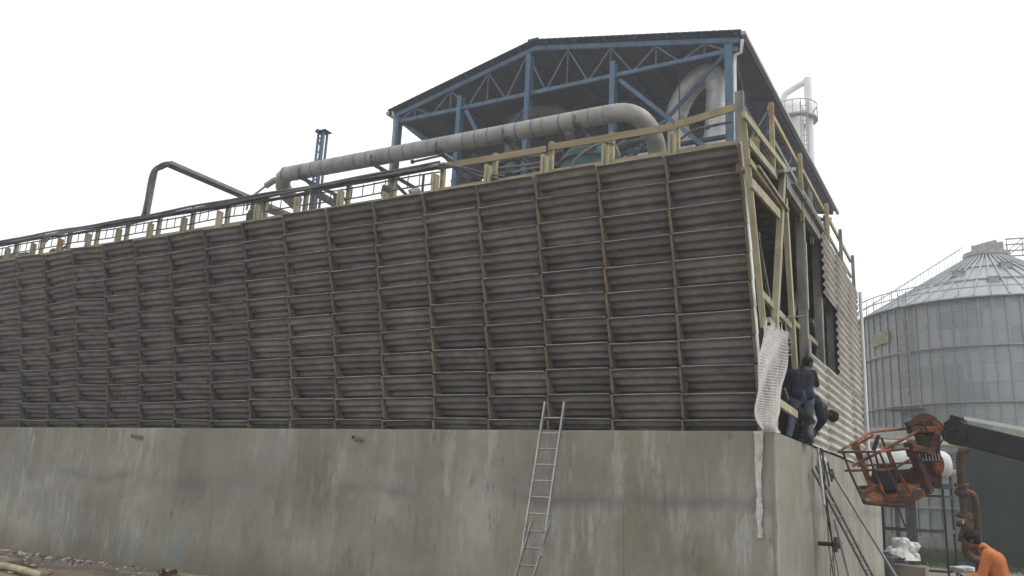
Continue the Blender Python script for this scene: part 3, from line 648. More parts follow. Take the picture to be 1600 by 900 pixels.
# dark cross members on the deck left of the shed
for i, (a0, b0, lab) in enumerate((((395, 318), (452, 340), 'dark steel channel lying across the deck under the riser end'), ((492, 300), (535, 326), 'dark steel channel slanting behind the tray right of the mast'), ((1, 405), (44, 398), 'short dark bar lying on the deck at the far left'))):
    p = at(*a0, 1, 1.2); q = V((p.x, p.y, p.z)); 
    m = MB(); e = at(*b0, 1, 4.0) if i < 2 else at(*b0, 1, 1.2); m.beam(p, e, .12, .16)
    if i < 2: m.beam((p.x, p.y, 7.93), (p.x, p.y, p.z-.06), .08, .08); m.beam((e.x, e.y, 7.93), (e.x, e.y, e.z-.06), .08, .08)
    tag(m.build('steel_channel', 'steel', None, p), lab, 'beam', 'steel channels on the deck')
# valve and floodlight on the deck
p = at(605, 300, 1, .3); m = thing('hand_valve', (p.x, p.y, 7.93), 'red valve with round bonnet beside the timber post on deck', 'valve')
a_ = MB(); a_.tube([(p.x, p.y, 7.93), (p.x, p.y, p.z)], .05, 10); a_.build('stem', 'red', m)
a_ = MB(); a_.tube([(p.x-.10, p.y-.05, p.z+.03), (p.x-.02, p.y+.05, p.z+.03)], .14, 16); a_.build('bonnet', 'rust', m)
p = at(655, 296, 1, -.1); m = thing('floodlight', (p.x, p.y, 7.93), 'small round floodlight clamped beside the timber post on deck', 'floodlight')
a_ = MB(); a_.tube([p, p+V((-.12, -.12, -.12))], .09, 14, radii=[.06, .10]); a_.build('lamp_head', 'galv', m)
a_ = MB(); a_.beam((p.x+.05, p.y+.05, 7.93), (p.x+.05, p.y+.05, p.z+.35), .04, .04); a_.build('bracket', 'steel', m)
p = at(84, 396, 1, .2); m = MB(); m.ball(p, .16, 12, (1, .8, 1)); m.beam(p+V((.1, 0, 0)), p+V((.6, 0, .18)), .05, .05); m.beam((p.x, p.y, 7.93), p, .06, .06); tag(m.build('pump_casing', 'steel', None, p), 'small dark rounded pump casing on the deck at far left', 'pump')
p = at(395, 335, 1, -.1); m = MB(); m.box((p.x-.16, p.y-.05, 7.93), (p.x+.2, p.y+.1, p.z+.04)); m.tube([p+V((-.1, 0, .06)), p+V((.2, 0, .02))], .07, 10); tag(m.build('junction_box', 'steel', None, p), 'dark junction box on deck where the riser run lands', 'box')

# far column and white stack behind shed
q = at(1236, 175, 1, 48); C_ = thing('distillation_column', (q.x, q.y, 0), 'pale haze-faded column with a top platform rising behind the shed roof', 'column')
r = .95; zt = at(1240, 172, 1, 48).z
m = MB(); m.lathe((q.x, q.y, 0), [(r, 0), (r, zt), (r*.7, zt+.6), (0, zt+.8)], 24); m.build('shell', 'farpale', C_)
m = MB(); m.lathe((q.x+.4, q.y, zt-1.0), [(r, 0), (r+.6, 0), (r+.6, .12), (r, .12)], 20, False)
for k in range(16):
    a_ = 2*math.pi*k/16; x, y = q.x+.4+(r+.56)*math.cos(a_), q.y+(r+.56)*math.sin(a_); m.beam((x, y, zt-.9), (x, y, zt+.2), .05, .05)
m.lathe((q.x+.4, q.y, zt+.15), [(r+.53, 0), (r+.59, 0), (r+.59, .06), (r+.53, .06)], 20, False); m.build('platform', 'galv', C_)
m = MB()
for dx in (-.25, .25): m.beam((q.x+1.15+dx, q.y-1.2, 0), (q.x+1.15+dx, q.y-1.2, zt), .06, .06)
z = .3
while z < zt: m.beam((q.x+.9, q.y-1.2, z), (q.x+1.4, q.y-1.2, z), .04, .04); z += .4
m.build('access_ladder', 'galv', C_)
m = MB(); L = [at(1226, 165, 1, 48), at(1226, 150, 1, 48), at(1233, 143, 1, 48), at(1256, 129, 1, 48), at(1262, 128, 1, 48)]
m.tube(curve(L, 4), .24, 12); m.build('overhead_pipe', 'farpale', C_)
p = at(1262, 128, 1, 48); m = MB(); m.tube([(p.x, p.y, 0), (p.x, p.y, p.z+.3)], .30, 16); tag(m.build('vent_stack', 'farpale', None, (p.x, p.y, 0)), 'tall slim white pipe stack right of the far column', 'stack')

# ------------------------------------------------------------------ silo
def az(px, py): 
    d = fwd + rgt*((px-800)/FPX) - upv*((py-450)/FPX); return math.atan2(d.x, d.y)
ac = az(1563, 640); al = az(1347, 640); sa = math.sin(ac-al)
DN = 57.4; RS = DN*sa/(1-sa); DC = DN+RS
cx, cy = CAM.x+math.sin(ac)*DC, CAM.y+math.cos(ac)*DC
ZR = 15.35; ZP = at(1563, 398, 1, cy).z
SI = thing('grain_silo', (cx, cy, 0), 'large round galvanised silo with conical roof at the right', 'silo')
n = 96; m = MB(); vs = []; fs = []
me_prof = [(RS, .9), (RS, ZR)]
m.lathe((cx, cy, 0), me_prof, n); o = m.build('shell', 'silo', SI)
uvl = o.data.uv_layers.new(name='UVMap')
for poly in o.data.polygons:
    ks = [o.data.loops[li].vertex_index % n for li in poly.loop_indices]
    for li in poly.loop_indices:
        vi = o.data.loops[li].vertex_index; k = vi % n
        if k == 0 and max(ks) > 2: k = n
        uvl.data[li].uv = (k/n*2*math.pi*RS, o.data.vertices[vi].co.z)
m = MB(); m.lathe((cx, cy, 0), [(RS+.35, 0), (RS+.35, .9), (RS-.1, .93)], n, False); m.build('base_ring', 'concrete', SI)
m = MB()
NS = 72
for k in range(NS):
    a_ = 2*math.pi*k/NS; ux, uy = math.cos(a_), math.sin(a_)
    m.beam((cx+ux*(RS+.04), cy+uy*(RS+.04), .9), (cx+ux*(RS+.04), cy+uy*(RS+.04), ZR), .12, .12, (ux, uy, 0))
tag(m.build('stiffener', 'galv', SI), kind='stuff')
for zz in (2.6, 5.9, 8.9, 12.3):
    m = MB(); m.lathe((cx, cy, zz), [(RS+.1, -.06), (RS+.2, -.04), (RS+.2, .05), (RS+.1, .07)], n, False); m.build('wind_ring', 'galv', SI)
m = MB(); nr = 48; m.lathe((cx, cy, 0), [(RS+.15, ZR-.08), (RS+.15, ZR+.02), (1.3, ZP-.3), (1.3, ZP)], n, False); m.build('roof', 'siloroof', SI)
m = MB()
for k in range(56):
    a_ = 2*math.pi*k/56; ux, uy = math.cos(a_), math.sin(a_); m.beam((cx+ux*(RS+.1), cy+uy*(RS+.1), ZR+.06), (cx+ux*1.4, cy+uy*1.4, ZP-.25), .09, .10)
tag(m.build('roof_rib', 'siloroof', SI), kind='stuff')
m = MB()
for f_ in (.35, .68): 
    rr_ = lerp(RS, 1.3, f_); zz = lerp(ZR, ZP-.3, f_)+.06; m.lathe((cx, cy, zz), [(rr_, -.05), (rr_+.08, .04), (rr_-.08, .09)], n, False)
m.build('roof_ring', 'siloroof', SI)
m = MB()
for k in range(64):
    a_ = 2*math.pi*k/64; x, y = cx+(RS+.35)*math.cos(a_), cy+(RS+.35)*math.sin(a_); m.beam((x, y, ZR-.1), (x, y, ZR+1.0), .035, .035)
for zz in (ZR+.5, ZR+1.0): m.lathe((cx, cy, zz), [(RS+.32, 0), (RS+.38, 0), (RS+.38, .05), (RS+.32, .05)], n, False)
m.lathe((cx, cy, ZR-.1), [(RS, 0), (RS+.4, 0), (RS+.4, .05), (RS, .05)], n, False)
m.build('eave_railing', 'siloroof', SI)
# cap, catwalk
m = MB(); m.lathe((cx, cy, ZP-.2), [(1.5, 0), (1.5, .3), (.9, .35)], 24, False); m.box((cx-.9, cy-.8, ZP+.12), (cx+.25, cy+.8, ZP+.62)); m.box((cx+.1, cy-.7, ZP+.121), (cx+1.1, cy+.7, ZP+.75)); m.tube([(cx-.5, cy-.5, ZP+.6), (cx+.7, cy-.5, ZP+.85)], .16, 8); m.build('roof_cap', 'galv', SI)
m = MB()
for dy in (-.7, .7):
    for zz in (ZP+.05, ZP+.9): m.beam((cx+1.2, cy+dy, zz), (cx+16, cy+dy, zz-.6), .07, .09)
    for i in range(16): x = cx+1.3+i*.95; zz = ZP-.04*i; m.beam((x, cy+dy, zz), (x, cy+dy, zz+.9), .05, .05); m.beam((x, cy+dy, zz), (x+.95, cy+dy, zz+.85), .04, .05)
m.build('catwalk', 'galv', SI)
# roof stair along the left slope and edge vents
m = MB(); a_ = math.atan2(CAM.y-cy, CAM.x-cx)-math.radians(72); ux, uy = math.cos(a_), math.sin(a_)
for sgn in (-.35, .35):
    ox, oy = -uy*sgn, ux*sgn
    m.beam((cx+ux*RS+ox, cy+uy*RS+oy, ZR+.75), (cx+ux*1.6+ox, cy+uy*1.6+oy, ZP+.55), .035, .035)
    for i in range(14): rr_ = lerp(RS, 1.6, i/13); zz = lerp(ZR, ZP-.3, i/13); m.beam((cx+ux*rr_+ox, cy+uy*rr_+oy, zz), (cx+ux*rr_+ox, cy+uy*rr_+oy, zz+.95), .025, .025)
m.build('roof_stair', 'siloroof', SI)
for (px, py) in ((1572, 418), (1553, 441), (1498, 432)):
    d = (fwd + rgt*((px-800)/FPX) - upv*((py-450)/FPX)); tt = 40
    best = None
    for i in range(4000):
        P = CAM+d*(30+i*.015); rr_ = math.hypot(P.x-cx, P.y-cy); zz = lerp(ZR, ZP-.3, (RS-rr_)/(RS-1.3)) if rr_ < RS else -9
        if rr_ < RS and P.z < zz: best = P; break
    if best:
        m = MB(); m.box(best-V((.3, .3, .1)), best+V((.3, .3, .28))); m.box(best+V((-.38, -.36, .281)), best+V((.38, .36, .32))); m.build('roof_vent', 'galv', SI)
# ladder cage on the wall and yellow plate
a_ = None
def silo_pt(px, py, extra=.0):
    d = (fwd + rgt*((px-800)/FPX) - upv*((py-450)/FPX))
    A = d.x**2+d.y**2; ox, oy = CAM.x-cx, CAM.y-cy; B = 2*(d.x*ox+d.y*oy); Cc = ox*ox+oy*oy-(RS+extra)**2; disc = B*B-4*A*Cc
    return CAM+d*((-B-math.sqrt(max(disc, 0)))/(2*A))
p = silo_pt(1410, 560, .5); ang = math.atan2(p.y-cy, p.x-cx); tx, ty_ = -math.sin(ang), math.cos(ang); nx, ny = math.cos(ang), math.sin(ang)
m = MB(); Z0, Z1 = silo_pt(1408, 640).z, ZR+.9
for s1 in (-.3, .3): m.beam((p.x+tx*s1-nx*.3, p.y+ty_*s1-ny*.3, Z0), (p.x+tx*s1-nx*.3, p.y+ty_*s1-ny*.3, Z1), .06, .06)
z = Z0
while z < Z1: m.beam((p.x-tx*.3-nx*.3, p.y-ty_*.3-ny*.3, z), (p.x+tx*.3-nx*.3, p.y+ty_*.3-ny*.3, z), .04, .04); z += .35
z = Z0+2
while z < Z1-1:
    pts = [V((p.x+tx*.42*math.cos(q_)+nx*.5*math.sin(q_)-nx*.25, p.y+ty_*.42*math.cos(q_)+ny*.5*math.sin(q_)-ny*.25, z)) for q_ in [math.pi*i/6 for i in range(7)]]; m.tube(pts, .03, 4); z += .9
for q_ in (.3, .5, .7): m.beam(V((p.x+tx*.42*math.cos(math.pi*q_)+nx*.5*math.sin(math.pi*q_)-nx*.25, p.y+ty_*.42*math.cos(math.pi*q_)+ny*.5*math.sin(math.pi*q_)-ny*.25, Z0+2)), V((p.x+tx*.42*math.cos(math.pi*q_)+nx*.5*math.sin(math.pi*q_)-nx*.25, p.y+ty_*.42*math.cos(math.pi*q_)+ny*.5*math.sin(math.pi*q_)-ny*.25, Z1-1)), .035, .035)
m.build('caged_ladder', 'galv', SI)
m = MB(); m.beam(V((p.x-tx*1.1, p.y-ty_*1.1, Z0-.1)), V((p.x+tx*1.1, p.y+ty_*1.1, Z0-.1)), .9, .08); m.build('landing', 'steel', SI)
c4 = [silo_pt(1362, 523, .2), silo_pt(1387, 515, .2), silo_pt(1388, 534, .2), silo_pt(1363, 543, .2)]
m = MB(); m.prism([c4[3], c4[2], c4[1], c4[0]], (V((cx, cy, 0))-V((c4[0].x, c4[0].y, 0))).normalized()*.06); m.build('name_plate', 'yellow', SI)

# ------------------------------------------------------------------ yard on the right
# white horizontal tank on a dark steel stand
TD = 27.0
pA = deep(1352, 722, TD); pB = deep(1478, 727, TD-.3)
W = thing('horizontal_tank', tuple((pA+pB)/2), 'white horizontal pressure tank with domed end behind the orange cage', 'tank')
dx = (pB-pA).normalized(); r = .44
m = MB(); m.tube([pA-dx*.0]+[pA+dx*.1, pB-dx*.12, pB-dx*.04, pB+dx*.06, pB+dx*.12, pB+dx*.145], r, 28, True, [r*.8, r, r, r*.97, r*.8, r*.5, r*.1]); m.build('shell', 'tankwhite', W)
m = MB(); 
for f_ in (.12, .8):
    c_ = pA.lerp(pB, f_); m.box((c_.x-.1, c_.y-.35, c_.z-.62), (c_.x+.1, c_.y+.35, c_.z-.3))
m.build('saddle', 'steel', W)
F_ = thing('tank_stand', (pB.x, pB.y, 0), 'open dark steel frame stand carrying the white horizontal tank', 'stand')
zf = min(pA.z, pB.z)-.62
xa, xb = pA.x+.35, pB.x+.1; ya = pA.y; 
legs = [(deep(1428, 780, TD-.2)), (deep(1474, 780, TD-.4)), (deep(1487, 780, TD+.6)), (deep(1378, 780, TD+.4))]
for p in legs:
    m = MB(); m.beam((p.x, p.y, 0), (p.x, p.y, zf+(.0 if p is not legs[2] else .9)), .07, .07); m.build('leg', 'black', F_)
for k, zz in enumerate((2.7, 1.62, .42)):
    m = MB()
    for i, j in ((3, 0), (0, 1), (1, 2)): m.beam((legs[i].x, legs[i].y, zz+.0), (legs[j].x, legs[j].y, zz), .06, .07 if k != 1 else .11)
    m.build('cross_bar', 'black' if k != 1 else 'steel', F_)
m = MB(); m.box((xa-.3, ya-.55, zf-.12), (xb+.1, ya+.55, zf-.003)); m.build('top_frame', 'steel', F_)
m = MB(); m.beam((legs[3].x, legs[3].y-.02, 4.0), (legs[0].x-.3, legs[0].y-.02, 1.7), .04, .05); m.build('diagonal', 'black', F_)
# concrete post
p = deep(1425, 850, 26); m = MB(); m.box((p.x-.13, p.y-.13, 0), (p.x+.13, p.y+.13, zf-.2)); tag(m.build('grey_post', 'steel', None, (p.x, p.y, 0)), 'thick grey square post rising behind the tank stand bars', 'post')
# pipe rack: beige pipe, brown pipe, grey conduit
PT = 46
pl, pr = deep(1290, 688, PT), deep(1640, 700, PT)
PR = thing('pipe_rack', (lerp(pl.x, pr.x, .5), pl.y, 0), 'overhead rack with a beige pipe and grey duct in front of the silo', 'pipe rack')
m = MB(); m.tube([pl, pr], .15, 12); m.build('beige_pipe', 'beige', PR)
m = MB(); m.beam(pl+V((0, .4, .52)), pr+V((0, .4, .52)), .4, .6); m.build('grey_duct', 'galv', PR)
pl2, pr2 = deep(1290, 735, PT), deep(1640, 742, PT)
m = MB(); m.tube([pl2, pr2], .2, 12); m.build('brown_pipe', 'beige', PR)
m = MB()
for i in range(5): m.beam(deep(1290, 710+i*5, PT+.5), deep(1640, 714+i*5, PT+.5), .04, .04)
m.build('conduits', 'steel', PR)
m = MB()
for px in (1395, 1500): 
    p = deep(px, 700, PT+.6); m.beam((p.x, p.y, 0), (p.x, p.y, p.z+.3), .2, .2)
m.build('rack_post', 'steel', PR)
# grass strip
gr = MB(); q = random.Random(11)
for i in range(9000):
    x = q.uniform(-9, 10); y = q.uniform(31.4, 42.5) if q.random() < .85 else q.uniform(27, 31); h = q.uniform(.08, .34)*(1.6 if y > 38 else 1); d = q.uniform(-.1, .1); w_ = q.uniform(.02, .05)
    gr.add([(x-w_, y, 0), (x+w_, y, 0), (x+d, y+d, h)], [(0, 1, 2)])
tag(gr.build('grass', 'grass'), 'low green grass strip in front of the silo base', 'grass', kind='stuff')
gm = MB(); gm.box((-12, 31.5, -.1), (16, 43.5, .02)); tag(gm.build('lawn', 'grass'), kind='structure')
# debris sacks behind the basin corner
def crumple(c_, r, sc, seed, n=18, k=.22):
    q = random.Random(seed); m = MB(); m.ball((0, 0, 0), 1, n, (1, 1, 1)); dirs = [V((q.gauss(0, 1), q.gauss(0, 1), q.gauss(0, 1))).normalized() for _ in range(26 if k < .6 else 60)]; am = [q.uniform(-k, k) for _ in dirs]
    for i, p in enumerate(m.v):
        d_ = p.normalized(); s = 1+sum(a_*max(0, d_.dot(w_))**10 for a_, w_ in zip(am, dirs)); m.v[i] = V((d_.x*s*sc[0]*r, d_.y*s*sc[1]*r, max(-.8, d_.z*s)*sc[2]*r))+V(c_)
    m.sm = [False]*len(m.f) if k > .3 else m.sm
    return m
p = deep(1413, 868, 25); 
for i, (px, py, r, lab, mt) in enumerate(((1402, 862, .40, 'crumpled white plastic sack leaning on the grey post, left one', 'plastic'), (1416, 864, .42, 'bulging white plastic sack against the thick grey post', 'plastic'), (1396, 874, .33, 'dark blue bag slumped under the white sacks', 'navy'))):
    p = deep(px, py, 25-.3*i); c_ = (p.x, p.y, p.z); m = crumple(c_, r*.68, (1.15, .8, .85 if i < 2 else .5), 37+i, 26, .95); tag(m.build('rubbish_sack', mt, None, c_), lab, 'sack', 'sacks behind the basin corner')
p = deep(1412, 868, 25); m = MB(); m.box((p.x-1.2, p.y-.6, 0), (p.x+.6, p.y+.7, p.z-.28)); tag(m.build('stone_block', 'slab', None, (p.x, p.y, 0)), 'low concrete block under the rubbish sacks beside the basin', 'block')
p = deep(1389, 872, 20); m = MB(); m.lathe((p.x, p.y, 0), [(0, 0), (.11, 0), (.11, p.z-.02), (.125, p.z-.01), (.125, p.z+.03), (.0, p.z+.03)], 20); tag(m.build('grey_drum', 'bluedrum', None, (p.x, p.y, 0)), 'blue-grey upright pipe stub at the basin far corner', 'pipe stub')
for i, (px, py) in enumerate(((1497, 888), (1512, 886), (1523, 889))):
    p = deep(px, py, 26.3); c_ = (p.x, p.y, max(.1, p.z)); m = crumple(c_, .22, (1.5, 1, .7), 50+i, k=.5); tag(m.build('plastic_scrap', ['plastic', 'navy', 'plastic'][i], None, c_), ['flat white plastic scrap left of the dark bag on the grass edge', 'small dark bag between two white scraps on the grass edge', 'white plastic scrap right of the dark bag, by the orange shirt'][i], 'scrap')
p = deep(1510, 895, 26.3); m = MB(); m.box((p.x-1.8, p.y-.5, 0), (p.x+1.4, p.y+.5, .18)); tag(m.build('kerb_slab', 'slab', None, (p.x, p.y, 0)), 'low rough slab under the plastic scraps at lower right', 'slab')
# dark green box
a0 = at(1518, 888, 2, 0); b0 = at(1700, 905, 2, 0); m = thing('site_cabin', ((a0.x+b0.x)/2, a0.y, 0), 'tall dark green steel enclosure under the crane boom', 'enclosure')
hz = deep(1515, 688, (a0-CAM).dot(fwd)).z
q = MB(); q.box((a0.x, a0.y, .12), (a0.x+6, a0.y+3, hz)); q.build('wall', 'darkgreen', m, bevel=.03)
q = MB()
for i in range(7): q.box((a0.x+.08+i*.95, a0.y-.05, .2), (a0.x+.14+i*.95, a0.y-.004, hz-.05))
q.build('stiffener', 'darkgreen', m)
q = MB(); q.box((a0.x-.04, a0.y-.06, -.02), (a0.x+6.04, a0.y+3.05, .117)); q.build('skid', 'black', m)
# rusty riser pipe with flanges
RT = 19.0
R_ = thing('rusty_riser_pipe', tuple(V((deep(1502, 800, RT).x, deep(1502, 800, RT).y, 0))), 'rusty flanged pipe riser with bends left of the dark enclosure', 'pipe')
L = [deep(1512, 703, RT), deep(1504, 705, RT), deep(1500, 716, RT), deep(1502, 757, RT)]
m = MB(); m.tube(curve(L, 5), .085, 14); m.build('upper_bend', 'rust', R_)
m = MB(); m.tube([deep(1502, 766, RT), deep(1507, 808, RT)], .075, 14); m.build('spool', 'rust', R_)
m = MB(); m.tube(curve([deep(1500, 769, RT), deep(1514, 770, RT), deep(1522, 778, RT+.1), deep(1527, 810, RT+.1), deep(1529, 880, RT+.1), deep(1530, 960, RT+.1)], 5), .075, 14); m.build('side_branch', 'rust', R_)
m = MB()
for (x, y, rr_, th) in ((1502, 758, .15, 4), (1507, 805, .17, 5), (1508, 819, .18, 5)): m = MB(); m.tube([deep(x, y-th/2, RT), deep(x+.3, y+th/2, RT)], rr_, 18); m.build('flange', 'rust', R_)
m = MB(); m.ball(deep(1503, 769, RT), .15, 14, (1.1, 1, .8)); m.build('valve_body', 'rust', R_)
m = MB(); m.tube([deep(1508, 819, RT), deep(1509, 845, RT)], .12, 14, radii=[.06, .17]); m.tube(curve([deep(1509, 845, RT), deep(1510, 862, RT), deep(1518, 872, RT), deep(1530, 875, RT)], 5), .09, 12); m.build('lower_bend', 'rust', R_)
m = MB(); m.tube([deep(1505.5, 812, RT-.1), deep(1504.5, 818, RT-.1)], .02, 6); m.build('bolt', 'white', R_)

# ------------------------------------------------------------------ orange man basket and crane boom
BT = 14.5
B = thing('man_basket', tuple(deep(1400, 790, BT)), 'rusty orange steel man basket cage hanging on the crane boom', 'basket')
def bp(px, py, t=BT): return deep(px, py, t)
dn = .9                              # depth of the cage away from the viewer
def tb(name, segs, r, mt='orange', n=8):
    m = MB()
    for s_ in segs: m.tube([bp(*q) for q in s_], r, n)
    return m.build(name, mt, B)
N1, F1 = 14.0, 15.1
# near face: lower rail, mid rail, bottom rail
tb('top_rail', [[(1310, 706, N1), (1372, 706, N1)], [(1372, 706, N1), (1420, 701, N1)], [(1310, 706, N1), (1360, 676, F1), (1375, 673.5, F1), (1440, 668, F1), (1462, 668, F1)]], .022)
tb('mid_rail', [[(1320, 735.5, N1), (1385, 734, N1), (1400, 731, N1), (1422, 718, N1)]], .02)
tb('mid_rail', [[(1340, 728, F1), (1440, 722, F1)]], .02)
tb('brace_bar', [[(1332, 728, N1+.1), (1380, 703, N1+.1), (1410, 687, N1+.2), (1437, 672, N1+.4)], [(1330, 700, F1), (1365, 680, F1)]], .024)
tb('bottom_frame', [[(1351, 785, N1), (1388, 789, N1), (1412, 790, N1)], [(1351, 785, N1), (1342, 762, F1)], [(1342, 762, F1), (1440, 757, F1)], [(1412, 790, N1), (1445, 770, F1)]], .035, 'rust')
bars = [((1317, 706, N1), (1327, 735, N1), (1350, 785, N1)), ((1356, 706, N1), (1366, 735, N1), (1388, 788, N1)), ((1373, 704, N1), (1386, 734, N1), (1407, 775, N1)), ((1377, 684, F1), (1392, 722, F1), (1412, 765, F1)), ((1388, 702, N1), (1404, 740, N1), (1424, 772, N1)), ((1366, 705, F1), (1374, 733, F1))]
for bb in bars: tb('upright_bar', [list(bb)], .02, 'rust' if bb[0][0] % 2 else 'orange')
def plate(name, pts, mt, th=.02):
    m = MB(); P = [bp(*q) for q in pts]; nn = (P[1]-P[0]).cross(P[2]-P[0]).normalized()*th; m.prism(P, nn); return m.build(name, mt, B)
plate('side_plate', [(1330, 694, N1+.3), (1341, 690, N1+.3), (1353, 727, N1+.3), (1366, 757, N1+.3), (1357, 760, N1+.3), (1346, 732, N1+.3)], 'orange')
plate('upright_plate', [(1362, 703, F1-.2), (1370, 680, F1-.2), (1376, 680, F1-.2), (1368, 706, F1-.2)], 'rust')
plate('floor', [(1347, 768, F1-.1), (1372, 756, F1-.1), (1440, 756, F1), (1414, 789, N1+.05), (1352, 784, N1+.05)], 'orange', .03)
plate('kick_plate', [(1383, 776, N1), (1425, 775, N1), (1432, 781, N1), (1425, 790, N1), (1390, 789, N1)], 'rust')
plate('kick_plate', [(1427, 768, N1+.1), (1443, 764, N1+.15), (1446, 774, N1+.15), (1434, 783, N1+.1), (1427, 780, N1)], 'orange', .04)
plate('back_panel', [(1372, 737, F1), (1456, 730, F1), (1470, 755, F1), (1440, 757, F1), (1384, 757, F1)], 'rust')
def bb_(name, segs, w_, h_, mt):
    for p_, q_ in segs:
        m = MB(); m.beam(bp(*p_), bp(*q_), w_, h_); m.build(name, mt, B, bevel=.008)
bb_('hanger_arm', [((1426, 704, N1+.4), (1452, 770, N1+.4))], .15, .13, 'rust')
bb_('pivot_plate', [((1421, 690, N1+.4), (1428, 712, N1+.4))], .16, .16, 'rust')
bb_('hanger_arm', [((1438, 672, N1+.6), (1468, 671, N1+.6)), ((1470, 662, N1+.5), (1456, 704, N1+.5)), ((1424, 699, N1+.3), (1459, 706, N1+.3))], .09, .10, 'orange')
c_ = bp(1446, 668, BT+.5); vd = (CAM-c_).normalized(); m = MB(); m.tube([c_-vd*.16, c_+vd*.10], .25, 24); m.build('slew_ring', 'rust', B, bevel=.01)
m = MB(); m.tube([c_+vd*.101, c_+vd*.15], .15, 20); m.build('hub', 'orange', B, bevel=.008)
m = MB(); rg = vd.cross(V((0, 0, 1))).normalized(); uu = rg.cross(vd)
for k in range(14): a_ = 2*math.pi*k/14; m.ball(c_+vd*.105+(rg*math.cos(a_)+uu*math.sin(a_))*.205, .018, 6)
m.build('bolt_circle', 'steel', B)
m = MB(); m.beam(bp(1416, 664, BT+.4), bp(1440, 655, BT+.4), .12, .10); m.beam(bp(1420, 672, BT+.4), bp(1446, 672, BT+.4), .2, .12); m.build('head_bracket', 'rust', B, bevel=.008)
for kk, L in enumerate(([(1458, 655), (1470, 662), (1476, 680), (1464, 700), (1450, 712)], [(1440, 660), (1452, 680), (1448, 700), (1436, 722), (1410, 742)], [(1466, 668), (1478, 676), (1490, 668), (1500, 676)])):
    m = MB(); m.tube(curve([bp(x, y, N1+.35-.02*kk) for x, y in L], 6), .014, 6); m.build('hydraulic_hose', 'black', B)
m = MB(); m.beam(bp(1450, 680, N1+.75), bp(1446, 752, N1+.75), .34, .26); m.build('drive_housing', 'rust', B, bevel=.02)
m = MB(); m.beam(bp(1462, 722, N1+.7), bp(1464, 762, N1+.7), .16, .16); m.build('side_housing', 'rust', B, bevel=.02)
m = MB(); m.box(bp(1400, 752, F1-.5)-V((.28, .2, .15)), bp(1400, 737, F1-.5)+V((.0, .2, .1))); m.tube([bp(1366, 745, F1-.3), bp(1396, 745, F1-.3)], .13, 10); m.build('control_box', 'black', B)
m = MB()
for i in range(7): m.tube([bp(1436+i*5, 709, N1+.35), bp(1438+i*5, 720, N1+.35)], .012, 6)
m.build('grille', 'alu', B)
m = MB(); m.beam(bp(1434, 714.5, N1+.4), bp(1470, 714.5, N1+.4), .02, .17); m.build('grille_box', 'black', B)
m = MB(); m.ball(bp(1464, 725, N1+.6), .12, 12, (1, 1, 1.6)); m.build('motor', 'orange', B)
# boom
A0 = deep(1484, 673, 14.6); A1 = deep(1760, 742, 12.6); K = thing('crane_boom', tuple(A0), 'black telescopic crane boom with a bright top edge reaching in from the right', 'crane boom')
d = (A1-A0).normalized(); sd = d.cross(V((0, 0, 1))).normalized(); ub = sd.cross(d)
m = MB(); m.beam(A0+d*.15, A1, .34, .38); m.build('boom_section', 'black', K, bevel=.02)
m = MB(); m.beam(A0+d*1.55-ub*.02, A1-ub*.02, .42, .46); m.build('outer_section', 'black', K, bevel=.02)
m = MB(); m.beam(A0+d*.20+ub*.27, A1+ub*.40, .08, .06); m.build('hydraulic_rod', 'white', K)
m = MB(); m.beam(A0+d*1.25+ub*.26, A1+ub*.30-d*.2, .10, .08); m.build('top_cover', 'alu', K)
m = MB(); m.tube([A0+d*.15-sd*.2, A0+d*.15+sd*.2], .22, 20); m.beam(A0+d*.08-ub*.16, A0+d*.10+ub*.27, .24, .2, d); m.build('boom_head', 'black', K)
m = MB(); m.beam(A0+d*.95+ub*.23, A0+d*1.15+ub*.23, .12, .05); m.build('clamp', 'beige', K)
m = MB(); m.beam(A0-d*.35-ub*.02, A0+d*.1, .16, .16); m.tube([A0-d*.3-sd*.15, A0-d*.3+sd*.15], .1, 12); m.build('knuckle', 'rust', K)

# ------------------------------------------------------------------ ladders
def ladder(name, label, A_, B_, w_dir, width, rr_, sp, mt, org, rail=(.028, .065), first=.12):
    t = thing(name, org, label, 'ladder'); A_, B_ = V(A_), V(B_); w_dir = V(w_dir).normalized(); d = (B_-A_).normalized(); nn = d.cross(w_dir)
    for s_ in (-1, 1):
        m = MB(); m.beam(A_+w_dir*(s_*width/2), B_+w_dir*(s_*width/2), rail[0], rail[1], nn); m.build('side_rail', mt, t, bevel=.003)
    L = (B_-A_).length; x = first
    while x < L-.05:
        m = MB(); c_ = A_+d*x; m.tube([c_-w_dir*(width/2-.004), c_+w_dir*(width/2-.004)], rr_, 8); m.build('rung', mt, t); x += sp
    return t
top = (at(867, 628, 1, -.07)); bot = V((-3.98, -.95, .0))
dd = (top-bot).normalized(); 
lt = ladder('aluminium_ladder', 'grey aluminium extension ladder leaning on the basin wall, upper section', at(831, 868, 1, -.71), top, (1, 0, .0), .385, .016, .283, 'alu', (-3.9, -.5, .4))
m2 = ladder('aluminium_ladder', 'dull lower section of the extension ladder, below the upper rails', (-4.02, -.96, 0.0), at(845, 815, 1, -.62), (1, 0, 0), .33, .016, .283, 'galv', (-4.02, -.96, 0))
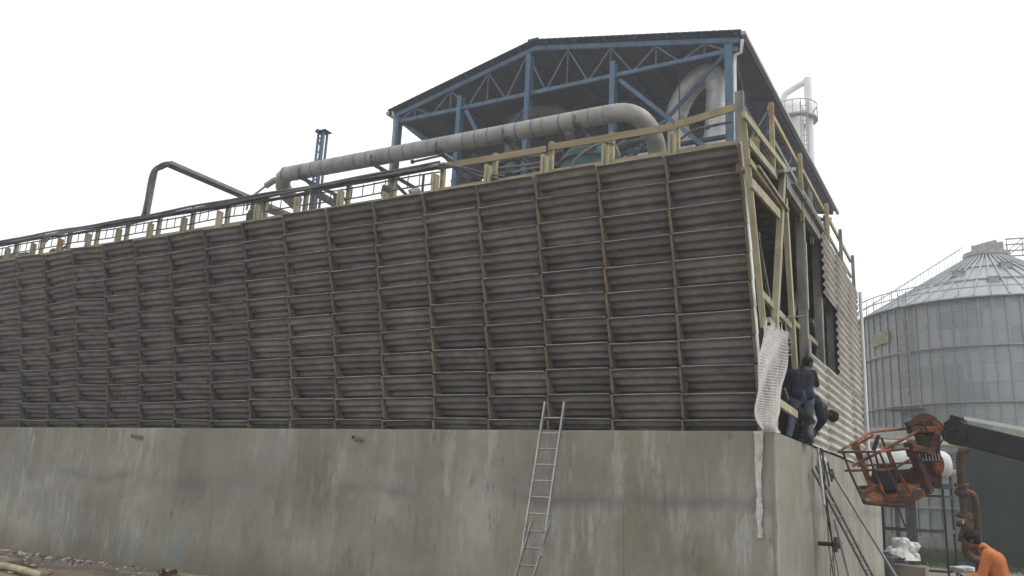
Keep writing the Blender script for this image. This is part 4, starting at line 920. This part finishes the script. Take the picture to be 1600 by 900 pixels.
# dark ladder and poles on the side wall
A_ = V((1.15, 4.55, 0)); B_ = at(1272, 731, 0, .06)
L2 = ladder('dark_ladder', 'dark ladder with riveted rails leaning on the basin side wall', A_+V((.0, 0, 0)), B_, V((.0, 1, .2)), .38, .016, .28, 'steel', tuple(A_), (.09, .03))
m = MB(); 
dd = (B_-A_).normalized()
for i in range(11):
    c_ = A_+dd*(.12+.28*i)+V((.0, -.19, -.04)); m.ball(c_+V((.05, -.02, 0)), .02, 8)
m.build('rivet', 'alu', L2)
for i, (p0, p1, r, lab, mt) in enumerate(((at(1303, 743, 0, .1), V((1.55, 5.6, 0)), .028, 'long galvanised pole leaning right of the dark ladder', 'galv'),
      (at(1278, 702, 0, .08), at(1288, 790, 0, .45), .024, 'short upright pole tied at the ledge above the dark ladder', 'galv'),
      (at(1304, 812, 0, .35), V((.72, 3.3, 0)), .026, 'lower galvanised pole standing under the dark ladder', 'galv'),
      (at(1284, 704, 0, .1), at(1296, 760, 0, .15), .018, 'thin steel bar beside the short upright pole', 'steel'),
      (at(1293, 722, 0, .12), at(1300, 752, 0, .12), .02, 'stubby steel bar holding the clamp near the ledge', 'steel'))):
    m = MB(); m.tube([p0, p1], r, 8); tag(m.build('scaffold_pole', mt, None, p1), lab, 'pole', 'poles and bars leaning on the basin side wall')
p = at(1300, 741, 0, .12); m = MB(); m.ball(p, .07, 10, (.8, .8, 1.3)); m.tube([p+V((0, -.35, .02)), p], .025, 8); m.tube([p+V((0, 0, -.1)), p+V((0, 0, .1))], .035, 8); tag(m.build('pole_clamp', 'steel', None, p), 'dark scaffold clamp at the head of the long pole', 'clamp')
p = at(1306, 850, 0, .42); m = MB(); m.ball(p, .065, 10, (.8, .8, 1.4)); m.tube([p+V((0, 0, -.14)), p+V((0, 0, .12))], .035, 8); tag(m.build('pole_clamp', 'steel', None, p), 'rusty clamp on the lower pole beside the side drain', 'clamp')
for i, (xs0, xs1) in enumerate((([(1286, 705), (1290, 760), (1296, 830), (1300, 870), (1296, 900), (1299, 960)]), 0) if False else (([(1286, 705), (1290, 760), (1297, 830), (1302, 862), (1297, 900)], [(1280, 704), (1286, 745), (1293, 790), (1303, 860), (1310, 900)]), ([(1282, 700), (1288, 780), (1300, 850), (1304, 900)], [(1284, 700), (1292, 800), (1296, 860), (1302, 900)]))):
    m = MB()
    for L in (xs0, xs1): 
        P = [at(x, y, 0, .14+.05*k) for k, (x, y) in enumerate(L)]; P.append(V((P[-1].x+.02, P[-1].y, .0))); m.tube(curve(P, 4), .009, 6)
    tag(m.build('hanging_rope', 'rope', None, P[0]), ['pair of thin dark ropes looping down beside the poles', 'pair of taut thin ropes just behind the looping ropes'][i], 'rope')

# ------------------------------------------------------------------ plastic net and strip
nt_ = thing('plastic_net', (0, 0, H), 'white plastic grid net hanging from the open corner of the tower', 'net')
LE = [(1190, 510, -.76), (1183, 545, 0), (1178, 590, 0), (1177, 630, 0), (1182, 660, 0), (1193, 673, 0)]
REt = [(1228, 520), (1223, 560), (1219, 600), (1215, 640), (1214, 660), (1217, 676)]
def edge(L, x):
    return curve([at(q[0], q[1], 0, x) for q in L], 8)
El = edge(LE, .06); Er = edge(REt, .10); nu, nv = 34, len(El)
def npt(i, j):
    a_ = El[j].lerp(Er[j], i/nu); s = math.sin(i/nu*math.pi*2.2+j*.12)*.035; return a_+V((.03+s+.02*math.sin(j*.4+i*.3), 0, 0))
m = MB(); m2_ = MB()
for i in range(nu+1):
    ex = random.uniform(0, .16); P = [npt(i, j) for j in range(nv)]; P.insert(0, P[0]+V((random.uniform(-.02, .02), random.uniform(-.03, .03), ex))); m.tube(P, .0055, 4, False)
tag(m.build('upright_strand', 'mesh', nt_), kind='stuff')
NV = 46
for k in range(NV):
    f_ = k/(NV-1)*(nv-1); j = min(int(f_), nv-2); g_ = f_-j
    P = [npt(i, j).lerp(npt(i, j+1), g_) for i in range(nu+1)]
    if k < 9: P.append(P[-1]+V((random.uniform(0, .03), random.uniform(.03, .14), random.uniform(-.02, .04))))
    m2_.tube(P, .0065, 4, False)
tag(m2_.build('cross_strand', 'mesh', nt_), kind='stuff')
# thin film behind the strands on part of the net
m = MB(); L = [(1178, 674, 1193, 673), (1180, 700, 1192, 700), (1180, 740, 1190, 738), (1183, 775, 1190, 775), (1181, 800, 1192, 800), (1184, 820, 1190, 820), (1184, 840, 1192, 841)]
vs = []
cs = curve([at(a_, y, 1, -.02) for a_, y, _, _ in L], 7); cs2 = curve([at(c_, y, 1, -.03) for _, _, c_, y in L], 7)
q = random.Random(4)
for a_, b_ in zip(cs, cs2):
    w1 = V((0, -.015-q.uniform(0, .015), 0)); vs += [a_+V((q.uniform(-.010, .006), 0, 0)), a_.lerp(b_, .35)+w1, a_.lerp(b_, .7)-w1*.2, b_+V((q.uniform(-.006, .010), -.01, 0))]
fs = [(4*i+k, 4*i+k+1, 4*i+k+5, 4*i+k+4) for i in range(len(cs)-1) for k in range(3)]
m.add(vs, fs); o = m.build('plastic_strip', 'plastic', None, cs[0]); sf = o.modifiers.new('s', 'SOLIDIFY'); sf.thickness = .004
tag(o, 'narrow torn strip of white plastic hanging down the basin front near the corner', 'plastic strip')
c_ = at(1289, 722, 0, .12); m = crumple(c_+V((-.1, .1, .02)), .17, (.9, 1.5, .7), 8, k=.35); tag(m.build('white_sack', 'plastic', None, c_), 'small crumpled white sack on the ledge behind the crouching worker', 'sack')

# ------------------------------------------------------------------ people
def cone(m, a_, b_, ra, rb, n=14):
    a_, b_ = V(a_), V(b_); m.ball(a_, ra, n); m.ball(b_, rb, n); m.tube([a_, b_], ra, n, True, [ra, rb])
def remesh(m, name, mt, parent, vox=.013, smooth=2):
    o = m.build(name, mt, parent); r_ = o.modifiers.new('r', 'REMESH'); r_.mode = 'VOXEL'; r_.voxel_size = vox; r_.use_smooth_shade = True
    s = o.modifiers.new('s', 'SMOOTH'); s.iterations = smooth; s.factor = .5
    bpy.context.view_layer.update(); dg = bpy.context.evaluated_depsgraph_get(); me = bpy.data.meshes.new_from_object(o.evaluated_get(dg)); old = o.data
    o.modifiers.clear(); o.data = me
    if not me.materials: me.materials.append(MT[mt])
    return o
def hand(m, wrist, d, palmn, curl=.6, s=1.0):
    # palm, four unequal bent fingers, thumb off the side
    wrist, d, pn = V(wrist), V(d).normalized(), V(palmn); pn = (pn-d*pn.dot(d)).normalized(); sd = d.cross(pn)
    for k in (-.028, -.009, .010, .027): cone(m, wrist+d*.015*s+sd*k*.6*s, wrist+d*.085*s+sd*k*s, .015*s, .0125*s, 8)
    for k, ln in ((-.031, .062), (-.0105, .078), (.0105, .084), (.031, .074)):
        b_ = wrist+d*.088*s+sd*k*s; d1 = (d*math.cos(curl*.6)+pn*math.sin(curl*.6)); p1 = b_+d1*ln*.5*s; d2 = (d*math.cos(curl*1.5)+pn*math.sin(curl*1.5)); p2 = p1+d2*ln*.32*s; d3 = d*math.cos(curl*2.2)+pn*math.sin(curl*2.2); p3 = p2+d3*ln*.25*s
        cone(m, b_, p1, .0105*s, .0095*s, 8); cone(m, p1, p2, .0095*s, .0088*s, 8); cone(m, p2, p3, .0088*s, .0078*s, 8)
    b_ = wrist+d*.03*s+sd*.03*s; p1 = b_+(d*.7+sd*.75+pn*.25).normalized()*.042*s; p2 = p1+(d*.85+sd*.2+pn*.5).normalized()*.034*s
    cone(m, b_, p1, .015*s, .012*s, 8); cone(m, p1, p2, .012*s, .010*s, 8)
def head(m, c_, up_, face, s=1.0):
    # skull, jaw, brow, nose, lips, ears, laid out along up/face axes
    u = V(up_).normalized(); f = V(face); f = (f-u*f.dot(u)).normalized(); l = u.cross(f); R_ = Matrix((l, f, u)).transposed()
    c_ = V(c_); m.ball(c_+u*.02*s, .098*s, 18, (.80, 1.0, 1.0), R_); m.ball(c_-u*.05*s+f*.018*s, .075*s, 16, (.80, .95, 1.0), R_); m.ball(c_-u*.092*s+f*.055*s, .034*s, 12, (1.1, 1, .8), R_)
    m.ball(c_+u*.018*s+f*.082*s, .022*s, 10, (2.2, .7, .6), R_)                      # brow
    cone(m, c_+u*.008*s+f*.092*s, c_-u*.028*s+f*.112*s, .010*s, .016*s, 8)          # nose
    for sx in (-1, 1):
        m.ball(c_+l*(.080*s*sx)-u*.008*s-f*.005*s, .026*s, 10, (.35, .8, 1.2), R_)   # ear
        m.ball(c_+l*(.034*s*sx)-u*.028*s+f*.072*s, .024*s, 10, (1, .8, .9), R_)     # cheek
        m.ball(c_+l*(.031*s*sx)+u*.002*s+f*.082*s, .012*s, 8, (1.2, .7, .8), R_)    # eyelid
        m.ball(c_+l*(.014*s*sx)-u*.016*s*2.0-u*.0*s+f*.100*s, .008*s, 8, (1, 1, 1), R_)
    m.ball(c_-u*.055*s+f*.090*s, .011*s, 8, (2.3, .8, .7), R_); m.ball(c_-u*.066*s+f*.087*s, .011*s, 8, (2.0, .8, .8), R_)   # lips
    return c_, u, f, l, R_
def hairpiece(c_, u, f, l, R_, name, mt, parent, s=1.0):
    m = MB(); m.ball(c_+u*.032*s-f*.012*s, .105*s, 20, (.84, 1.0, .98), R_); m.ball(c_-u*.02*s-f*.045*s, .080*s, 16, (.9, .75, .9), R_)
    q = random.Random(2)
    for _ in range(90):
        d_ = V((q.gauss(0, 1), q.gauss(0, 1), abs(q.gauss(0, 1)))).normalized(); p_ = c_+u*.032*s-f*.012*s+R_ @ V((d_.x*.084*s, d_.y*.10*s, d_.z*.098*s)); 
        if (p_-c_).dot(f) < .05*s or (p_-c_).dot(u) > .07*s: m.ball(p_, .016*s, 6)
    return remesh(m, name, mt, parent, .009, 1)
def limb(m, pts, rad):
    for i in range(len(pts)-1): cone(m, pts[i], pts[i+1], rad[i], rad[i+1])
def shoe(m, ank, toe_dir, s=1.0):
    ank = V(ank); d = V(toe_dir).normalized(); cone(m, ank+V((0, 0, .01)), ank+V((0, 0, -.05)), .045*s, .042*s); cone(m, ank-d*.05+V((0, 0, -.045)), ank+d*.16+V((0, 0, -.055)), .038*s, .034*s); cone(m, ank+d*.05+V((0, 0, -.03)), ank+d*.12+V((0, 0, -.055)), .045*s, .04*s)
def person(label, org, J, shirt='navy', trous='denim', sleeve=1.0, hairname='hair', hmat='hair', toes=None, spread=.0, face=None, hands=None, s=1.0):
    t = thing('person', org, label, 'person')
    # J: dict of joints: pelvis, waist, chest, neck, head, headup, hipL.. etc
    b_ = MB(); g_ = lambda k: V(J[k])
    hd = head(b_, J['head'], J['up'], J['face'], s)
    cone(b_, g_('neck')-(g_('head')-g_('neck')).normalized()*.06, g_('head')-hd[1]*.03, .058*s, .055*s)
    cone(b_, g_('chest'), g_('neck'), .09*s, .055*s); cone(b_, g_('pelvis'), g_('chest'), .085*s, .09*s)
    for sd in 'LR':
        cone(b_, g_('sho'+sd), g_('elb'+sd), .048*s, .040*s); cone(b_, g_('elb'+sd), g_('wri'+sd), .040*s, .026*s); cone(b_, g_('neck'), g_('sho'+sd), .05*s, .05*s)
        cone(b_, g_('hip'+sd), g_('kne'+sd), .078*s, .052*s); cone(b_, g_('kne'+sd), g_('ank'+sd), .050*s, .034*s)
        cone(b_, g_('ank'+sd)+V((0, 0, -.02)), g_('ank'+sd)+V(J['toe'+sd]).normalized()*.12+V((0, 0, -.05)), .03*s, .026*s)
        d = g_('wri'+sd)-g_('elb'+sd) if 'hd'+sd not in J else V(J['hd'+sd]); hand(b_, g_('wri'+sd), d, J.get('pn'+sd, (0, 0, -1)), .55, s)
    remesh(b_, 'body', 'skin', t, .0085, 2)
    hairpiece(*hd, hairname, hmat, t, s)
    # shirt
    m = MB(); ax = (g_('shoR')-g_('shoL')).normalized()
    for k in (-.075, 0, .075): cone(m, g_('waist')+ax*k, g_('chest')+ax*k*1.35, .115*s, .125*s)
    for k in (-.085, .085): cone(m, g_('pelvis')+ax*k*.95+V((0, 0, .02)), g_('waist')+ax*k*.9, .128*s, .112*s)
    cone(m, g_('shoL'), g_('shoR'), .072*s, .072*s); cone(m, g_('chest'), g_('neck'), .12*s, .070*s)
    cone(m, g_('neck'), g_('neck')+(g_('head')-g_('neck')).normalized()*.012, .072*s, .062*s)
    for sd in 'LR':
        el = g_('elb'+sd); sh = g_('sho'+sd); wr = g_('wri'+sd)
        if sleeve >= 1: limb(m, [sh, el, el.lerp(wr, .85)], [.075*s, .058*s, .043*s])
        else: limb(m, [sh, sh.lerp(el, .75)], [.078*s, .068*s])
        q = random.Random(ord(sd))
        for i in range(7): 
            p_ = sh.lerp(el, q.random()); m.ball(p_+V((q.uniform(-.03, .03), q.uniform(-.03, .03), q.uniform(-.03, .03))), .045*s, 8)
    q = random.Random(9)
    for i in range(16):                                                # cloth folds round the waist
        a_ = q.uniform(0, 6.28); c_ = g_('waist').lerp(g_('chest'), q.uniform(-.5, .7)); m.tube([c_+V((math.cos(a_)*.15*s, math.sin(a_)*.11*s, q.uniform(-.03, .03))), c_+V((math.cos(a_+.7)*.155*s, math.sin(a_+.7)*.115*s, q.uniform(-.05, .05)))], .017*s, 6)
    remesh(m, 'shirt', shirt, t, .012, 2)
    m = MB(); cone(m, g_('hipL'), g_('hipR'), .105*s, .105*s); cone(m, g_('pelvis'), g_('waist')*.3+g_('pelvis')*.7, .12*s, .115*s)
    for k in (-.06, .06): cone(m, g_('pelvis')+ax*k, g_('pelvis')*.8+g_('waist')*.2+ax*k, .11*s, .11*s)
    for sd in 'LR':
        limb(m, [g_('hip'+sd), g_('kne'+sd), g_('kne'+sd).lerp(g_('ank'+sd), .5), g_('ank'+sd)+V((0, 0, .03))], [.105*s, .074*s, .068*s, .056*s])
        q = random.Random(ord(sd)+5)
        for i in range(6): p_ = g_('kne'+sd)+(g_('ank'+sd)-g_('kne'+sd))*q.uniform(-.25, 1.0); m.ball(p_+V((q.uniform(-.03, .03), q.uniform(-.03, .03), 0)), .05*s, 8)
    remesh(m, 'trousers', trous, t, .012, 2)
    for sd in 'LR':
        m = MB(); shoe(m, g_('ank'+sd), J['toe'+sd], s); remesh(m, 'shoe', 'shoe', t, .010, 1)
    return t
# worker standing on the basin edge, seen from behind, both hands up at the frame
zl = H
o = V((-.08, 1.95, zl)); rt = V((.25, .97, 0)).normalized(); fw = V((-.97, .25, 0)).normalized()   # right and forward of the figure: facing the tower, shown from behind
def J1(o, rt, fw, P): return {k: (o+rt*v[0]+fw*v[1]+V((0, 0, v[2])) if len(v) == 3 else v) for k, v in P.items()}
def dirv(rt, fw, v): return rt*v[0]+fw*v[1]+V((0, 0, v[2]))
# figure 1: view direction is mostly +Y, so the figure's back faces -Y; figure faces +Y / -X
rt = V((.93, .36, 0)).normalized(); fw = V((-.36, .93, 0)).normalized()
o = V((.03, 2.28, zl))
P = dict(pelvis=(0, -.02, .83), waist=(.0, .02, .96), chest=(0, .05, 1.18), neck=(.03, .09, 1.34), head=(.13, .13, 1.45), hipL=(-.10, 0, .80), hipR=(.10, 0, .80), kneL=(-.17, .14, .46), kneR=(.10, .08, .45), ankL=(-.27, .0, .09), ankR=(.10, -.06, .09),
         shoL=(-.20, .06, 1.27), shoR=(.20, .07, 1.26), elbL=(-.29, .20, 1.06), elbR=(.29, .22, 1.08), wriL=(-.12, .40, 1.20), wriR=(.20, .44, 1.22))
J = {k: o+rt*v[0]+fw*v[1]+V((0, 0, v[2])) for k, v in P.items()}
J.update(up=dirv(rt, fw, (.25, .1, 1)), face=dirv(rt, fw, (.85, .55, -.35)), toeL=fw, toeR=fw+rt*.3, pnL=rt, pnR=-rt)
person('standing worker in navy shirt and blue jeans on the basin edge, seen from behind', o, J)
# figure 2: bent double to the right, reaching down
o = V((.02, 2.55, zl)); rt = V((-.2, .98, 0)).normalized(); fw = V((.98, .2, 0)).normalized()
P = dict(pelvis=(-.1, -.20, .66), waist=(-.08, -.05, .76), chest=(0, .15, .76), neck=(.02, .31, .66), head=(.03, .43, .52), hipL=(-.19, -.20, .63), hipR=(-.01, -.20, .63), kneL=(-.24, .06, .42), kneR=(.0, .08, .40), ankL=(-.24, -.08, .09), ankR=(.0, -.08, .09),
         shoL=(-.17, .22, .70), shoR=(.20, .22, .68), elbL=(-.16, .30, .42), elbR=(.20, .26, .42), wriL=(-.08, .18, .24), wriR=(.10, .14, .22))
J = {k: o+rt*v[0]+fw*v[1]+V((0, 0, v[2])) for k, v in P.items()}
J.update(up=dirv(rt, fw, (0, .75, -.65)), face=dirv(rt, fw, (0, -.35, -.9)), toeL=fw, toeR=fw, pnL=rt, pnR=-rt)
person('worker in dark clothes bent double on the basin edge, head down', o, J, 'navy', 'darkcloth')
# figure 3: orange shirt, stooping to the left at the lower right
hc = deep(1517, 843, 11.0)
o = V((hc.x+.38, hc.y+.05, hc.z-1.50)); rt = V((0, -1, 0)); fw = V((-1, 0, 0))
rt = V((.1, 1, 0)).normalized(); fw = V((-1, .1, 0)).normalized()
P = dict(pelvis=(0, .06, .86), waist=(0, .08, 1.02), chest=(0, .13, 1.25), neck=(0, .25, 1.40), head=(0, .37, 1.49), hipL=(-.09, .06, .84), hipR=(.09, .06, .84), kneL=(-.1, .06, .46), kneR=(.12, .02, .46), ankL=(-.1, 0, .08), ankR=(.13, -.05, .08),
         shoL=(-.19, .18, 1.33), shoR=(.19, .18, 1.33), elbL=(-.24, .26, 1.05), elbR=(.24, .28, 1.05), wriL=(-.16, .48, 1.0), wriR=(.14, .5, 1.0))
J = {k: o+rt*v[0]+fw*v[1]+V((0, 0, v[2])) for k, v in P.items()}
J.update(up=dirv(rt, fw, (0, .35, 1)), face=dirv(rt, fw, (0, 1, -.45)), toeL=fw, toeR=fw, pnL=rt, pnR=-rt)
person('worker in bright orange shirt stooping to the left by the dark enclosure', o, J, 'hivis', 'darkcloth')
m = MB(); m.box((o.x-.5, o.y-.4, -.05), (o.x+.4, o.y+.4, o.z+.0)); tag(m.build('concrete_plinth', 'slab', None, (o.x, o.y, 0)), 'rough concrete plinth the orange-shirted worker stands on', 'plinth')

# ------------------------------------------------------------------ litter at the foot of the wall
q = random.Random(21); m = MB()
for i in range(900):
    x = -23+abs(q.gauss(0, 1))*4.2; y = -.25-abs(q.gauss(0, 1))*(.25 if q.random() < .4 else 1.7)
    if y > -.03 or x > -9: continue
    z = (.05 if y > -1.15 else max(0, gz(x, y)))+.01; s = q.uniform(.012, .05); a_ = q.uniform(0, 3.14); 
    d = V((math.cos(a_), math.sin(a_), q.uniform(-.15, .3)))*s*q.choice((1, 1, 2.5)); m.beam(V((x, y, z+s*.3))-d, V((x, y, z+s*.3))+d, s*q.uniform(.5, 1.4), s*.6)
tag(m.build('litter', 'litter'), 'scattered chips, scraps and rubble along the foot of the basin wall', 'litter', kind='stuff')
p = at(20, 893, 2, .1); m = MB(); m.tube(curve([p+V((-1.2, .1, .02)), p+V((-.4, 0, .08)), p+V((.4, -.05, .06)), p+V((.95, 0, .0))], 5), .07, 8); tag(m.build('timber_log', 'timber_fresh', None, p), 'pale stripped log lying in the rubble at lower left', 'log')
q = random.Random(8)
labs = ['brownish rubble lump behind the pale log at lower left', 'small dark clod right of the pale log', 'low brown clod at the very left edge']
for i, (px, py, r) in enumerate(((25, 885, .22), (62, 896, .16), (3, 880, .25))):
    p = at(px, py, 2, .12); m = crumple(p, r, (1.8, 1, .5), 70+i, k=.5); tag(m.build('rubble_lump', 'rust' if i == 0 else 'earth', None, p), labs[i], 'rubble')
p = at(258, 897, 1, -.9); m = MB(); m.beam(p+V((-.15, 0, -.05)), p+V((.2, .1, .06)), .08, .1); m.beam(p+V((-.05, .1, -.06)), p+V((.02, -.1, .1)), .05, .05); tag(m.build('rusty_scrap', 'rust', None, p), 'rusty iron scrap at the foot of the wall', 'scrap')
p = at(290, 893, 1, -.6); m = MB(); m.beam((p.x-.3, -.62, .085), (p.x+1.4, -.45, .075), .05, .04); m.beam((p.x+.1, -.8, .075), (p.x+1.1, -.62, .085), .03, .03); tag(m.build('pale_batten', 'timber_board', None, p), 'thin pale battens lying along the wall foot right of the scrap', 'batten')

# ------------------------------------------------------------------ haze
hm = bpy.data.materials.new('air_haze'); hm.use_nodes = True; n_ = hm.node_tree; n_.nodes.clear()
pv = n_.nodes.new('ShaderNodeVolumePrincipled'); pv.inputs['Color'].default_value = (.93, .96, 1, 1); pv.inputs['Density'].default_value = .0019; pv.inputs['Anisotropy'].default_value = .3
oo = n_.nodes.new('ShaderNodeOutputMaterial'); n_.links.new(pv.outputs[0], oo.inputs['Volume'])
m = MB(); m.box((-1000, -600, -1.3), (1000, 1000, 45)); o = m.build('haze', hm); tag(o, kind='stuff', label='pale humid air haze', cat='haze')
for o in bpy.data.objects:
    if '_org' in o: del o['_org']
